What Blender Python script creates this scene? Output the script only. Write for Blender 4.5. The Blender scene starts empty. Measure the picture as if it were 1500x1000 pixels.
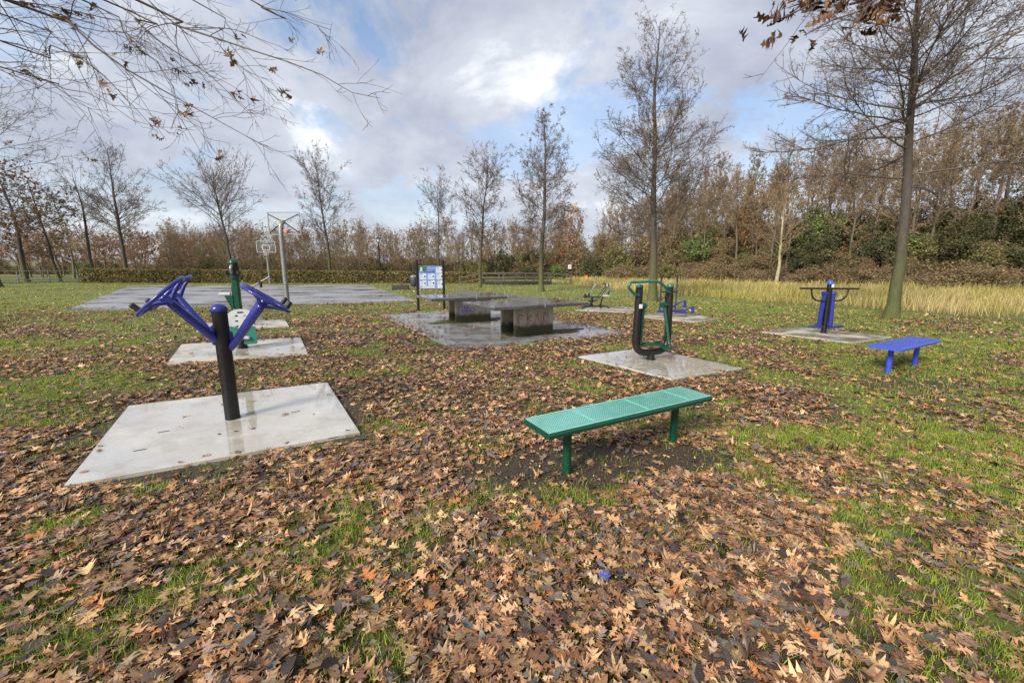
import bpy, math, random
import numpy as np
from mathutils import Vector, Matrix
PI = math.pi
rad = math.radians
scene = bpy.context.scene
COL = scene.collection
rng = np.random.default_rng(7)
random.seed(7)

# ------------------------------------------------------------------ camera
EYE = 1.6
F_PX, PITCH = 600.0, math.atan(109/600.0)
cd = bpy.data.cameras.new('camera'); cam = bpy.data.objects.new('camera', cd); COL.objects.link(cam)
cd.sensor_width = 36; cd.lens = 36*F_PX/1500; cd.clip_end = 3000; cd.clip_start = 0.05
cam.location = (0, 0, EYE); cam.rotation_euler = (PI/2-PITCH, 0, 0)
scene.camera = cam

def ray(x, y):
    u = (x-750)/F_PX; v = (500-y)/F_PX
    return np.array([u, math.cos(PITCH)+v*math.sin(PITCH), -math.sin(PITCH)+v*math.cos(PITCH)])
def at(x, y, z=0.0):            # survey: where the sight line meets height z
    d = ray(x, y); return np.array([0, 0, EYE])+d*((z-EYE)/d[2])
def aty(x, y, Y):               # survey: where the sight line meets depth Y
    d = ray(x, y); return np.array([0, 0, EYE])+d*(Y/d[1])

# ------------------------------------------------------------------ object helpers
def put(o, parent=None):
    COL.objects.link(o)
    if parent is not None: o.parent = parent
    return o
def tag(o, label=None, cat=None, group=None, kind=None):
    if label: o['label'] = label
    if cat: o['category'] = cat
    if group: o['group'] = group
    if kind: o['kind'] = kind
    return o
def thing(name, label, cat, loc=(0, 0, 0), rz=0, group=None):
    o = bpy.data.objects.new(name, None); o.empty_display_size = .2
    o.location = loc; o.rotation_euler = (0, 0, rz); put(o)
    return tag(o, label, cat, group)
def copy_tree(o, parent=None):
    c = o.copy(); COL.objects.link(c); c.parent = parent
    for ch in list(o.children): copy_tree(ch, c)
    return c
def npmesh(name, V, F, mat, parent=None, col=None, smooth=False):
    V = np.asarray(V, np.float32); F = np.asarray(F, np.int32)
    me = bpy.data.meshes.new(name); k = F.shape[1]
    me.vertices.add(len(V)); me.vertices.foreach_set('co', V.ravel())
    me.loops.add(F.size); me.loops.foreach_set('vertex_index', F.ravel())
    me.polygons.add(len(F)); me.polygons.foreach_set('loop_start', np.arange(0, F.size, k, dtype=np.int32))
    if smooth: me.polygons.foreach_set('use_smooth', np.ones(len(F), bool))
    me.update(calc_edges=True)
    if col is not None:
        a = me.color_attributes.new('col', 'FLOAT_COLOR', 'POINT')
        c = np.ones((len(V), 4), np.float32); c[:, :3] = col; a.data.foreach_set('color', c.ravel())
    me.materials.append(mat)
    return put(bpy.data.objects.new(name, me), parent)

def smooth_path(pts, n=6):
    P = [np.array(p, float) for p in pts]
    if len(P) < 3: return P
    Q = [2*P[0]-P[1]]+P+[2*P[-1]-P[-2]]; out = []
    for i in range(1, len(Q)-2):
        for k in range(n):
            t = k/n; a, b, c, d = Q[i-1], Q[i], Q[i+1], Q[i+2]
            out.append(.5*((2*b)+(c-a)*t+(2*a-5*b+4*c-d)*t*t+(3*b-a-3*c+d)*t**3))
    out.append(P[-1]); return out
def round_path(pts, r=.05, n=5):   # straight runs with filleted corners
    P = [np.array(p, float) for p in pts]; out = [P[0]]
    for i in range(1, len(P)-1):
        a, b = P[i-1]-P[i], P[i+1]-P[i]; la, lb = np.linalg.norm(a), np.linalg.norm(b)
        rr = min(r, la*.45, lb*.45); s, e = P[i]+a/la*rr, P[i]+b/lb*rr
        for k in range(n+1):
            t = k/n; out.append((1-t)**2*s+2*t*(1-t)*P[i]+t*t*e)
    out.append(P[-1]); return out

class MB:
    def __init__(s): s.V = []; s.F = []; s.S = []
    def add(s, V, F, sm=False):
        b = len(s.V); s.V += [tuple(map(float, v)) for v in V]
        s.F += [tuple(b+i for i in f) for f in F]; s.S += [sm]*len(F)
    def box(s, c, d, rz=0, ry=0, rx=0, bev=0):
        M = Matrix.Translation(c) @ Matrix.Rotation(rz, 4, 'Z') @ Matrix.Rotation(ry, 4, 'Y') @ Matrix.Rotation(rx, 4, 'X')
        h = [q/2 for q in d]
        b = min(bev, min(h)*.9)
        if b <= 0:
            V = [M @ Vector((x*h[0], y*h[1], z*h[2])) for x in (-1, 1) for y in (-1, 1) for z in (-1, 1)]
            s.add(V, [(0, 1, 3, 2), (4, 6, 7, 5), (0, 4, 5, 1), (2, 3, 7, 6), (0, 2, 6, 4), (1, 5, 7, 3)]); return
        V = []; idx = {}
        for x in (-1, 1):
            for y in (-1, 1):
                for z in (-1, 1):
                    for a in range(3):
                        p = [x*(h[0]-b), y*(h[1]-b), z*(h[2]-b)]; p[a] = (x, y, z)[a]*h[a]
                        idx[(x, y, z, a)] = len(V); V.append(M @ Vector(p))
        F = []
        for a in range(3):
            o = [i for i in range(3) if i != a]
            for sg in (-1, 1):
                q = []
                for (p1, p2) in ((-1, -1), (1, -1), (1, 1), (-1, 1)):
                    k = [0, 0, 0]; k[a] = sg; k[o[0]] = p1; k[o[1]] = p2; q.append(idx[(*k, a)])
                F.append(tuple(q))
        for a in range(3):
            o = [i for i in range(3) if i != a]
            for p1 in (-1, 1):
                for p2 in (-1, 1):
                    k1 = [0, 0, 0]; k1[o[0]] = p1; k1[o[1]] = p2; k2 = list(k1); k1[a] = -1; k2[a] = 1
                    F.append((idx[(*k1, o[0])], idx[(*k2, o[0])], idx[(*k2, o[1])], idx[(*k1, o[1])]))
        for x in (-1, 1):
            for y in (-1, 1):
                for z in (-1, 1): F.append(tuple(idx[(x, y, z, a)] for a in range(3)))
        s.add(V, F)
    def tube(s, pts, r, seg=12, caps=True):
        P = [np.array(p, float) for p in pts]; n = len(P)
        R = list(r) if hasattr(r, '__len__') else [r]*n
        T = [P[min(i+1, n-1)]-P[max(i-1, 0)] for i in range(n)]; T = [t/(np.linalg.norm(t)+1e-9) for t in T]
        a = np.array([0, 0, 1.]) if abs(T[0][2]) < .9 else np.array([1., 0, 0])
        V = []
        for i in range(n):
            a = a-T[i]*np.dot(a, T[i]); a /= np.linalg.norm(a); b = np.cross(T[i], a)
            for k in range(seg):
                t = 2*PI*k/seg; V.append(P[i]+R[i]*(math.cos(t)*a+math.sin(t)*b))
        F = [(i*seg+k, i*seg+(k+1) % seg, (i+1)*seg+(k+1) % seg, (i+1)*seg+k) for i in range(n-1) for k in range(seg)]
        s.add(V, F, True)
        if caps:
            s.add([V[k] for k in range(seg)], [tuple(range(seg))[::-1]]); s.add(V[-seg:], [tuple(range(seg))])
    def ring(s, c, nrm, R, r, seg=40, sg=8):
        nrm = np.array(nrm, float); nrm /= np.linalg.norm(nrm)
        a = np.cross(nrm, [0, 0, 1.]); a = a/np.linalg.norm(a) if np.linalg.norm(a) > .01 else np.array([1., 0, 0]); b = np.cross(nrm, a)
        V = []
        for i in range(seg):
            t = 2*PI*i/seg; d = math.cos(t)*a+math.sin(t)*b
            for k in range(sg):
                u = 2*PI*k/sg; V.append(np.array(c)+d*(R+r*math.cos(u))+nrm*r*math.sin(u))
        F = [(i*sg+k, i*sg+(k+1) % sg, ((i+1) % seg)*sg+(k+1) % sg, ((i+1) % seg)*sg+k) for i in range(seg) for k in range(sg)]
        s.add(V, F, True)
    def dome(s, c, r, h=None, seg=20, rings=6, nrm=(0, 0, 1)):
        h = h or r; nrm = np.array(nrm, float); nrm /= np.linalg.norm(nrm)
        a = np.cross(nrm, [0, 1., 0]); a /= np.linalg.norm(a); b = np.cross(nrm, a); pts = []
        P = []; R = []
        for i in range(rings+1):
            t = i/rings*PI/2; P.append(np.array(c)+nrm*h*math.sin(t)); R.append(max(r*math.cos(t), 1e-4))
        V = [P[i]+R[i]*(math.cos(2*PI*k/seg)*a+math.sin(2*PI*k/seg)*b) for i in range(rings+1) for k in range(seg)]
        F = [(i*seg+k, i*seg+(k+1) % seg, (i+1)*seg+(k+1) % seg, (i+1)*seg+k) for i in range(rings) for k in range(seg)]
        s.add(V, F, True)
    def prism(s, poly, z0, z1, M=None):
        n = len(poly); V = [Vector((p[0], p[1], z0)) for p in poly]+[Vector((p[0], p[1], z1)) for p in poly]
        if M is not None: V = [M @ v for v in V]
        F = [tuple(range(n))[::-1], tuple(range(n, 2*n))]+[(i, (i+1) % n, n+(i+1) % n, n+i) for i in range(n)]
        s.add(V, F)
    def build(s, name, mat, parent=None):
        me = bpy.data.meshes.new(name); me.from_pydata(s.V, [], s.F)
        me.polygons.foreach_set('use_smooth', s.S); me.materials.append(mat); me.update()
        return put(bpy.data.objects.new(name, me), parent)

# ------------------------------------------------------------------ materials
def newmat(name):
    m = bpy.data.materials.new(name); m.use_nodes = True; nt = m.node_tree
    return m, nt, nt.nodes['Principled BSDF']
def N(nt, typ, **kw):
    n = nt.nodes.new(typ)
    for k, v in kw.items():
        if k.startswith('i_'): n.inputs[k[2:].replace('_', ' ')].default_value = v
        else: setattr(n, k, v)
    return n
def ramp(nt, fac, stops):
    r = nt.nodes.new('ShaderNodeValToRGB'); e = r.color_ramp.elements
    while len(e) < len(stops): e.new(.5)
    for i, (p, c) in enumerate(stops):
        e[i].position = p; e[i].color = (*c, 1) if len(c) == 3 else c
    nt.links.new(fac, r.inputs[0]); return r.outputs[0]
def noise(nt, scale, detail=4, rough=.55, coord='Object', stretch=None):
    tc = nt.nodes.new('ShaderNodeTexCoord'); n = nt.nodes.new('ShaderNodeTexNoise')
    n.inputs['Scale'].default_value = scale; n.inputs['Detail'].default_value = detail; n.inputs['Roughness'].default_value = rough
    src = tc.outputs[coord]
    if stretch:
        mp = nt.nodes.new('ShaderNodeMapping'); mp.inputs['Scale'].default_value = stretch; nt.links.new(src, mp.inputs[0]); src = mp.outputs[0]
    nt.links.new(src, n.inputs['Vector']); return n.outputs['Fac']
def bump(nt, b, h, strength=.3, dist=.01):
    bp = nt.nodes.new('ShaderNodeBump'); bp.inputs['Strength'].default_value = strength; bp.inputs['Distance'].default_value = dist
    nt.links.new(h, bp.inputs['Height']); nt.links.new(bp.outputs[0], b.inputs['Normal'])
def g3(v): return (v, v, v)
def mat_noisy(name, c1, c2, scale=8, rough=(.5, .7), bmp=.2, bd=.01, detail=5, stretch=None, metallic=0, lo=.35, hi=.65, rscale=None):
    m, nt, b = newmat(name)
    f = noise(nt, scale, detail, .6, 'Object', stretch)
    nt.links.new(ramp(nt, f, [(lo, c1), (hi, c2)]), b.inputs['Base Color'])
    f2 = noise(nt, rscale or scale*1.7, 3)
    nt.links.new(ramp(nt, f2, [(.35, g3(rough[0])), (.65, g3(rough[1]))]), b.inputs['Roughness'])
    b.inputs['Metallic'].default_value = metallic
    if bmp: bump(nt, b, noise(nt, scale*4, 4), bmp, bd)
    return m
def paint(name, c, rough=.3, worn=None):
    # powder-coated steel with fine orange-peel, faint grime and rain beads
    m, nt, b = newmat(name)
    f = noise(nt, 9, 6, .7)
    d = tuple(q*.85 for q in c) if worn is None else worn
    nt.links.new(ramp(nt, f, [(.38, d), (.55, c)]), b.inputs['Base Color'])
    nt.links.new(ramp(nt, noise(nt, 40, 3), [(.3, g3(rough*.7)), (.7, g3(min(1, rough*1.5)))]), b.inputs['Roughness'])
    v = nt.nodes.new('ShaderNodeTexVoronoi'); v.inputs['Scale'].default_value = 130
    tc = nt.nodes.new('ShaderNodeTexCoord'); nt.links.new(tc.outputs['Object'], v.inputs['Vector'])
    bump(nt, b, ramp(nt, v.outputs['Distance'], [(.1, g3(1)), (.4, g3(0))]), .18, .002)
    return m
M = {}
M['blue'] = paint('blue_paint', (.024, .032, .23), .22)
M['bench_blue'] = paint('bench_blue_paint', (.05, .09, .62), .3)
M['green'] = paint('green_paint', (.005, .060, .034), .25)
M['teal'] = paint('teal_paint', (.02, .14, .105), .22)
M['black'] = paint('black_paint', (.004, .0035, .0035), .4)
M['rubber'] = mat_noisy('black_rubber', (.01, .01, .01), (.02, .02, .02), 30, (.5, .7), .2, .002)
M['brown'] = paint('brown_black_paint', (.011, .008, .007), .4)
M['steel'] = mat_noisy('galvanised_steel', (.20, .195, .18), (.32, .31, .29), 12, (.35, .55), .1, .003, metallic=.5)
M['grey_metal'] = mat_noisy('grey_metal', (.2, .2, .21), (.32, .32, .33), 12, (.3, .5), .1, .002, metallic=.6)
M['white'] = mat_noisy('white_plastic', (.36, .375, .39), (.46, .475, .49), 8, (.3, .45), .05, .002)
M['sticker'] = mat_noisy('white_sticker', (.6, .62, .65), (.75, .77, .78), 60, (.4, .5), 0)
M['orange'] = mat_noisy('orange_paint', (.6, .12, .03), (.75, .2, .06), 10, (.4, .6), .05)
M['wood'] = mat_noisy('weathered_wood', (.06, .05, .04), (.15, .125, .10), 6, (.5, .8), .4, .01, stretch=(1, 1, 8))
M['dark_wood'] = mat_noisy('dark_wet_wood', (.02, .018, .015), (.07, .06, .05), 6, (.4, .7), .4, .01)
M['net'] = mat_noisy('net_steel', (.16, .16, .16), (.28, .28, .28), 40, (.4, .6), .2, .002, metallic=.4)

def wet_concrete(name, dry, stain, wetrough=.06, dryrough=.45, sc=1.6, lo=.42, hi=.6, coat=1.0):
    m, nt, b = newmat(name)
    f = noise(nt, sc*2.2, 8, .65); f2 = noise(nt, 38, 6, .7); f3 = noise(nt, sc, 5, .6, 'Object', (1, 1.6, 1))
    base = ramp(nt, f, [(.3, stain), (.52, dry)])
    mx = N(nt, 'ShaderNodeMix', data_type='RGBA', blend_type='MULTIPLY'); mx.inputs['Factor'].default_value = .35
    nt.links.new(base, mx.inputs['A']); nt.links.new(ramp(nt, f2, [(.3, g3(.6)), (.6, g3(1.05))]), mx.inputs['B'])
    wet = ramp(nt, f3, [(lo, g3(1)), (hi, g3(0))])
    mw = N(nt, 'ShaderNodeMix', data_type='RGBA', blend_type='MULTIPLY')
    nt.links.new(wet, mw.inputs['Factor']); nt.links.new(mx.outputs['Result'], mw.inputs['A']); mw.inputs['B'].default_value = (.82, .80, .76, 1)
    nt.links.new(mw.outputs['Result'], b.inputs['Base Color'])
    nt.links.new(ramp(nt, f3, [(lo, g3(wetrough)), (hi, g3(dryrough))]), b.inputs['Roughness'])
    bp = nt.nodes.new('ShaderNodeBump'); bp.inputs['Distance'].default_value = .004
    nt.links.new(ramp(nt, f3, [(lo, g3(.02)), (hi, g3(.5))]), bp.inputs['Strength']); nt.links.new(f2, bp.inputs['Height'])
    nt.links.new(bp.outputs[0], b.inputs['Normal'])
    b.inputs['IOR'].default_value = 1.5
    cw = N(nt, 'ShaderNodeMath', operation='MULTIPLY'); nt.links.new(wet, cw.inputs[0]); cw.inputs[1].default_value = coat; nt.links.new(cw.outputs[0], b.inputs['Coat Weight']); b.inputs['Coat Roughness'].default_value = .02; b.inputs['Coat IOR'].default_value = 1.45
    return m
M['pad'] = wet_concrete('wet_pad_concrete', (.60, .575, .52), (.42, .37, .285), .03, .28, 1.1, .55, .70)
M['pad_far'] = wet_concrete('damp_pad_concrete', (.52, .475, .40), (.36, .31, .235), .08, .5, 1.3, .4, .6)
M['pave'] = wet_concrete('wet_paving', (.30, .305, .315), (.20, .17, .13), .15, .5, .9, .46, .60, .25)
M['court'] = wet_concrete('wet_asphalt', (.30, .305, .32), (.19, .19, .19), .11, .5, .35, .38, .56, .3)
M['table'] = wet_concrete('wet_table_slab', (.10, .095, .09), (.05, .045, .04), .04, .4, 1.6, .42, .62)

def block_mat():
    m, nt, b = newmat('table_block_concrete')
    tc = nt.nodes.new('ShaderNodeTexCoord'); sp = nt.nodes.new('ShaderNodeSeparateXYZ'); nt.links.new(tc.outputs['Object'], sp.inputs[0])
    f = noise(nt, 5, 8, .7)
    ad = N(nt, 'ShaderNodeMath', operation='MULTIPLY_ADD'); nt.links.new(f, ad.inputs[0]); ad.inputs[1].default_value = -.35; nt.links.new(sp.outputs['Z'], ad.inputs[2])
    moss = ramp(nt, ad.outputs[0], [(-.0, (.06, .058, .022)), (.04, (.18, .16, .10)), (.14, (.52, .47, .39))])
    mx = N(nt, 'ShaderNodeMix', data_type='RGBA', blend_type='MULTIPLY'); mx.inputs['Factor'].default_value = .6
    nt.links.new(moss, mx.inputs['A']); nt.links.new(ramp(nt, noise(nt, 22, 6, .7), [(.3, g3(.6)), (.65, g3(1.1))]), mx.inputs['B'])
    nt.links.new(mx.outputs['Result'], b.inputs['Base Color']); b.inputs['Roughness'].default_value = .7
    mz = N(nt, 'ShaderNodeMix', data_type='RGBA', blend_type='MULTIPLY'); mz.inputs['Factor'].default_value = .5
    nt.links.new(mx.outputs['Result'], mz.inputs['A']); nt.links.new(ramp(nt, noise(nt, 9, 6, .7, 'Object', (1, 1, .12)), [(.38, g3(.45)), (.55, g3(1))]), mz.inputs['B']); nt.links.new(mz.outputs['Result'], b.inputs['Base Color'])
    bump(nt, b, noise(nt, 60, 5), .4, .005); return m
M['block'] = block_mat()

def attr_mat(name, rough=(.4, .7), spec=.5, mott=.35, sc=60, coat=0, trans=0):
    m, nt, b = newmat(name)
    a = N(nt, 'ShaderNodeVertexColor', layer_name='col')
    mx = N(nt, 'ShaderNodeMix', data_type='RGBA', blend_type='MULTIPLY'); mx.inputs['Factor'].default_value = mott
    nt.links.new(a.outputs['Color'], mx.inputs['A']); f = noise(nt, sc, 4, .7)
    nt.links.new(ramp(nt, f, [(.3, g3(.45)), (.6, g3(1.15))]), mx.inputs['B'])
    nt.links.new(mx.outputs['Result'], b.inputs['Base Color'])
    nt.links.new(ramp(nt, noise(nt, sc*.3, 2), [(.35, g3(rough[0])), (.65, g3(rough[1]))]), b.inputs['Roughness'])
    b.inputs['Specular IOR Level'].default_value = spec
    if trans:
        t = nt.nodes.new('ShaderNodeBsdfTranslucent'); nt.links.new(mx.outputs['Result'], t.inputs['Color'])
        ms = nt.nodes.new('ShaderNodeMixShader'); ms.inputs[0].default_value = trans
        nt.links.new(b.outputs[0], ms.inputs[1]); nt.links.new(t.outputs[0], ms.inputs[2])
        nt.links.new(ms.outputs[0], nt.nodes['Material Output'].inputs['Surface'])
    return m
M['leaf'] = attr_mat('fallen_leaf', (.38, .65), .4, .5, 60)
M['blade'] = attr_mat('grass_blade', (.4, .6), .3, .2, 20, trans=.3)
M['foliage'] = attr_mat('foliage', (.5, .7), .3, .2, 3, trans=.2)

def bark(name, base, tipc, moss, hm):
    m, nt, b = newmat(name)
    tc = nt.nodes.new('ShaderNodeTexCoord'); sp = nt.nodes.new('ShaderNodeSeparateXYZ'); nt.links.new(tc.outputs['Object'], sp.inputs[0])
    f = noise(nt, 3, 6, .7)
    dv = N(nt, 'ShaderNodeMath', operation='DIVIDE'); nt.links.new(sp.outputs['Z'], dv.inputs[0]); dv.inputs[1].default_value = hm
    ad = N(nt, 'ShaderNodeMath', operation='MULTIPLY_ADD'); nt.links.new(f, ad.inputs[0]); ad.inputs[1].default_value = .5; nt.links.new(dv.outputs[0], ad.inputs[2])
    c = ramp(nt, ad.outputs[0], [(.3, moss), (.8, base), (1.0, tipc)])
    mx = N(nt, 'ShaderNodeMix', data_type='RGBA', blend_type='MULTIPLY'); mx.inputs['Factor'].default_value = .7
    nt.links.new(c, mx.inputs['A']); f2 = noise(nt, 14, 7, .75, 'Object', (1, 1, .25))
    nt.links.new(ramp(nt, f2, [(.32, g3(.45)), (.62, g3(1.15))]), mx.inputs['B'])
    nt.links.new(mx.outputs['Result'], b.inputs['Base Color']); b.inputs['Roughness'].default_value = .8
    bump(nt, b, f2, 1.0, .035); return m
M['bark'] = bark('mossy_bark', (.075, .060, .045), (.075, .06, .05), (.085, .098, .026), 5.5)
M['twig'] = mat_noisy('twig_bark', (.070, .052, .044), (.135, .105, .088), 2, (.6, .8), 0)
M['twig_warm'] = mat_noisy('twig_warm', (.16, .11, .062), (.33, .24, .145), .6, (.6, .8), 0)
M['bark_wood'] = bark('thicket_bark', (.13, .105, .08), (.15, .115, .09), (.12, .13, .05), 4)
M['birch'] = mat_noisy('pale_birch_bark', (.24, .20, .11), (.42, .37, .24), 3, (.5, .7), .2)

# ------------------------------------------------------------------ noise on the ground plane (python side)
_tab = rng.random((256, 256))
def vnoise(x, y, s, seed=0):
    u = np.asarray(x)/s+seed*17.3+500; v = np.asarray(y)/s+seed*9.1+500
    i = np.floor(u).astype(int); j = np.floor(v).astype(int); a = u-i; b = v-j
    a = a*a*(3-2*a); b = b*b*(3-2*b); t = _tab
    f = lambda p, q: t[p % 256, q % 256]
    return (f(i, j)*(1-a)+f(i+1, j)*a)*(1-b)+(f(i, j+1)*(1-a)+f(i+1, j+1)*a)*b
def fbm(x, y, s, seed=0):
    return (vnoise(x, y, s, seed)+.5*vnoise(x, y, s/2.1, seed+1)+.25*vnoise(x, y, s/4.3, seed+2))/1.75
def sstep(a, b, x):
    t = np.clip((x-a)/(b-a), 0, 1); return t*t*(3-2*t)
def inpoly(x, y, poly):
    r = np.zeros(np.shape(x), bool); n = len(poly)
    for i in range(n):
        x1, y1 = poly[i]; x2, y2 = poly[(i+1) % n]
        if y1 == y2: continue
        c = ((y1 > y) != (y2 > y)) & (x < (x2-x1)*(y-y1)/(y2-y1)+x1); r ^= c
    return r
def polydist(x, y, poly):   # distance to outline
    d = np.full(np.shape(x), 1e9); n = len(poly)
    for i in range(n):
        ax, ay = poly[i]; bx, by = poly[(i+1) % n]; l2 = (bx-ax)**2+(by-ay)**2
        t = np.clip(((x-ax)*(bx-ax)+(y-ay)*(by-ay))/l2, 0, 1)
        d = np.minimum(d, np.hypot(x-ax-t*(bx-ax), y-ay-t*(by-ay)))
    return d

PADS = {'A': [(-3.27, 2.75), (-4.41, 4.50), (-2.55, 5.47), (-1.47, 3.74)],
        'B': [(-5.71, 6.60), (-6.84, 8.33), (-4.79, 9.15), (-3.76, 7.40)],
        'C': [(-7.84, 10.04), (-8.75, 11.6), (-6.95, 12.45), (-6.03, 10.98)],
        'E': [(1.19, 7.17), (2.62, 7.97), (3.65, 6.32), (2.28, 5.68)],
        'F': [(3.95, 13.3), (5.46, 14.51), (6.53, 12.76), (5.4, 11.8)],
        'G': [(6.15, 10.04), (7.67, 10.98), (8.69, 9.24), (7.2, 8.49)],
        'D': [(2.35, 15.2), (3.6, 16.9), (5.3, 15.9), (4.25, 14.4)]}
COURT = [(-16.44, 14.97), (-32.5, 35.1), (-13.45, 37.85), (-4.49, 19.54)]
PAVE = [(-4.44, 13.68), (-1.01, 7.64), (2.85, 9.83), (-.7, 15.9)]
GOLD = [(15.3, 12.0), (22, 7), (44, 14), (31.5, 25), (19, 43), (9, 54), (3.5, 47), (5, 37), (7.2, 27), (11, 18.6)]
def hill(x, y):
    d = (x-31)*.79+(y-25)*.61
    side = sstep(2, 20, x)
    return 3.6*sstep(0, 9, d)*side
def blobs(x, y, L):
    r = np.zeros(np.shape(x))
    for (px, py, rx, ry, amp) in L:
        c = at(px, py); r = r+amp*np.exp(-(((x-c[0])/rx)**2+((y-c[1])/ry)**2))
    return r
GREEN = [(20, 575, 1.6, .9, .9), (130, 560, .9, .35, .4), (60, 620, .9, .25, .8), (190, 640, .5, .14, .5), (30, 505, 3.5, 1.4, .45), (150, 470, 6, 2.5, .4),
         (150, 440, 9, 4, .5), (1420, 640, 1.5, .9, .55), (1330, 560, 1.6, .8, .4), (1290, 590, .8, .5, .25), (1490, 760, .9, .8, .55), (1480, 930, .5, .5, .5), (1300, 760, .5, .4, .25),
         (1230, 530, 2.0, .8, .45), (1400, 500, 3, 1.2, .4), (1060, 625, .5, .3, .3), (740, 505, 1.2, .5, .2), (700, 640, .4, .3, .3), (640, 590, .5, .5, .25),
         (940, 960, .22, .12, .5), (850, 970, .2, .1, .3), (300, 860, .3, .15, .2), (560, 960, .3, .1, .3), (1200, 960, .4, .15, .3), (60, 770, .4, .2, .3), (300, 770, .5, .12, .3),
         (1080, 560, .8, .35, .4), (1000, 490, 1, .8, .3), (1150, 475, 2, 1.5, .3)]
MUD = [(900, 668, 1.0, .32, 1.6), (800, 700, .5, .2, .9), (700, 690, .4, .2, .4), (600, 800, .35, .12, .55), (300, 700, 1.0, .09, .9), (520, 600, .22, .5, .6), (120, 640, .2, .5, .7), (1350, 563, .9, .35, .8), (230, 520, 1.2, .4, .3),
       (760, 520, 1.5, .5, .3), (560, 560, .5, .3, .3)]
def fields(x, y):
    x = np.asarray(x, float); y = np.asarray(y, float)
    n1 = fbm(x, y, 1.3, 1); n2 = fbm(x, y, .42, 5); n3 = fbm(x, y, 6, 9)
    g = .20+blobs(x, y, GREEN)
    far = sstep(13, 24, y)
    g = g+far*(.42+.3*sstep(-4, 3, x)) + .22*sstep(9, 15, y)
    g = g+.25*sstep(2.5, 6, x)*(1-far) + .15*sstep(6,10,x)
    green = np.clip(g+1.0*(n1-.5)+1.7*(n2-.5)+.3*(n3-.5), 0, 1)
    dpad = np.full(np.shape(x), 9.)
    for p in PADS.values(): dpad = np.minimum(dpad, polydist(x, y, p))
    mud = np.clip(.75*np.exp(-(dpad/.16)**2)*(.4+1.2*n2)+blobs(x, y, MUD)+1.0*(n2-.5)*blobs(x, y, MUD), 0, 1)
    leaf = np.clip(1.02-1.05*green, 0.12+.16*n2, 1)
    leaf = leaf*(1-.9*np.clip(mud*1.2, 0, 1))
    return green, mud, leaf

# ------------------------------------------------------------------ ground sheet
def ground_mat():
    m, nt, b = newmat('lawn_and_soil')
    a = N(nt, 'ShaderNodeVertexColor', layer_name='col'); sp = nt.nodes.new('ShaderNodeSeparateColor'); nt.links.new(a.outputs['Color'], sp.inputs[0])
    f = noise(nt, 14, 8, .75); f2 = noise(nt, 60, 5, .8)
    grass = ramp(nt, f, [(.3, (.06, .072, .018)), (.5, (.14, .17, .035)), (.7, (.28, .28, .075))])
    soil = ramp(nt, f2, [(.3, (.030, .022, .015)), (.5, (.070, .052, .036)), (.72, (.14, .105, .078))])
    litter = ramp(nt, f2, [(.3, (.03, .018, .01)), (.5, (.10, .055, .03)), (.7, (.20, .12, .07))])
    m1 = N(nt, 'ShaderNodeMix', data_type='RGBA'); nt.links.new(sp.outputs[0], m1.inputs['Factor']); nt.links.new(litter, m1.inputs['A']); nt.links.new(grass, m1.inputs['B'])
    m2 = N(nt, 'ShaderNodeMix', data_type='RGBA'); nt.links.new(sp.outputs[1], m2.inputs['Factor']); nt.links.new(m1.outputs['Result'], m2.inputs['A']); nt.links.new(soil, m2.inputs['B'])
    m3 = N(nt, 'ShaderNodeMix', data_type='RGBA'); nt.links.new(sp.outputs[2], m3.inputs['Factor']); nt.links.new(m2.outputs['Result'], m3.inputs['A'])
    br = ramp(nt, f, [(.3, (.035, .022, .012)), (.6, (.085, .05, .025))]); nt.links.new(br, m3.inputs['B'])
    nt.links.new(m3.outputs['Result'], b.inputs['Base Color'])
    nt.links.new(ramp(nt, f2, [(.3, g3(.4)), (.6, g3(.9))]), b.inputs['Roughness'])
    b.inputs['Specular IOR Level'].default_value = .3
    bump(nt, b, f2, .8, .03); return m
def gz(x, y):
    x = np.asarray(x, float); y = np.asarray(y, float)
    z = hill(x, y)
    und = .035*(fbm(x, y, 1.1, 3)-.5)*(1-sstep(14, 20, y))
    k = np.ones(np.shape(x))
    for p in list(PADS.values())+[PAVE, COURT]:
        d = polydist(x, y, p); ins = inpoly(x, y, p); k = np.minimum(k, np.where(ins, 0, sstep(0, .6, d)))
    return z+und*k
def axis(lo, hi, fine, far, step, lim):
    a = list(np.arange(lo, hi, step)); s = step; v = hi
    while v < far: a.append(v); s *= 1.12; v += min(s, lim)
    b = []; s = step; v = lo
    while v > -far: s *= 1.12; v -= min(s, lim); b.append(v)
    return np.array(b[::-1]+a)
gx = axis(-9, 10, 0, 900, .1, 60); gy = axis(-1, 12, 0, 1200, .1, 60); gy = gy[gy > -40]
X, Y = np.meshgrid(gx, gy); g_, m_, l_ = fields(X, Y)
br = sstep(-1, 2, (X-31)*.79+(Y-25)*.61)*sstep(4, 12, X)
Vg = np.stack([X, Y, gz(X, Y)], -1).reshape(-1, 3)
ny, nx = X.shape; I = np.arange(ny*nx).reshape(ny, nx)
Fg = np.stack([I[:-1, :-1], I[:-1, 1:], I[1:, 1:], I[1:, :-1]], -1).reshape(-1, 4)
ground = npmesh('ground', Vg, Fg, ground_mat(), None, np.stack([g_, m_, br], -1).reshape(-1, 3), True)
tag(ground, 'flat park lawn of short grass and dark soil under the leaves', 'ground', kind='structure')

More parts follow.
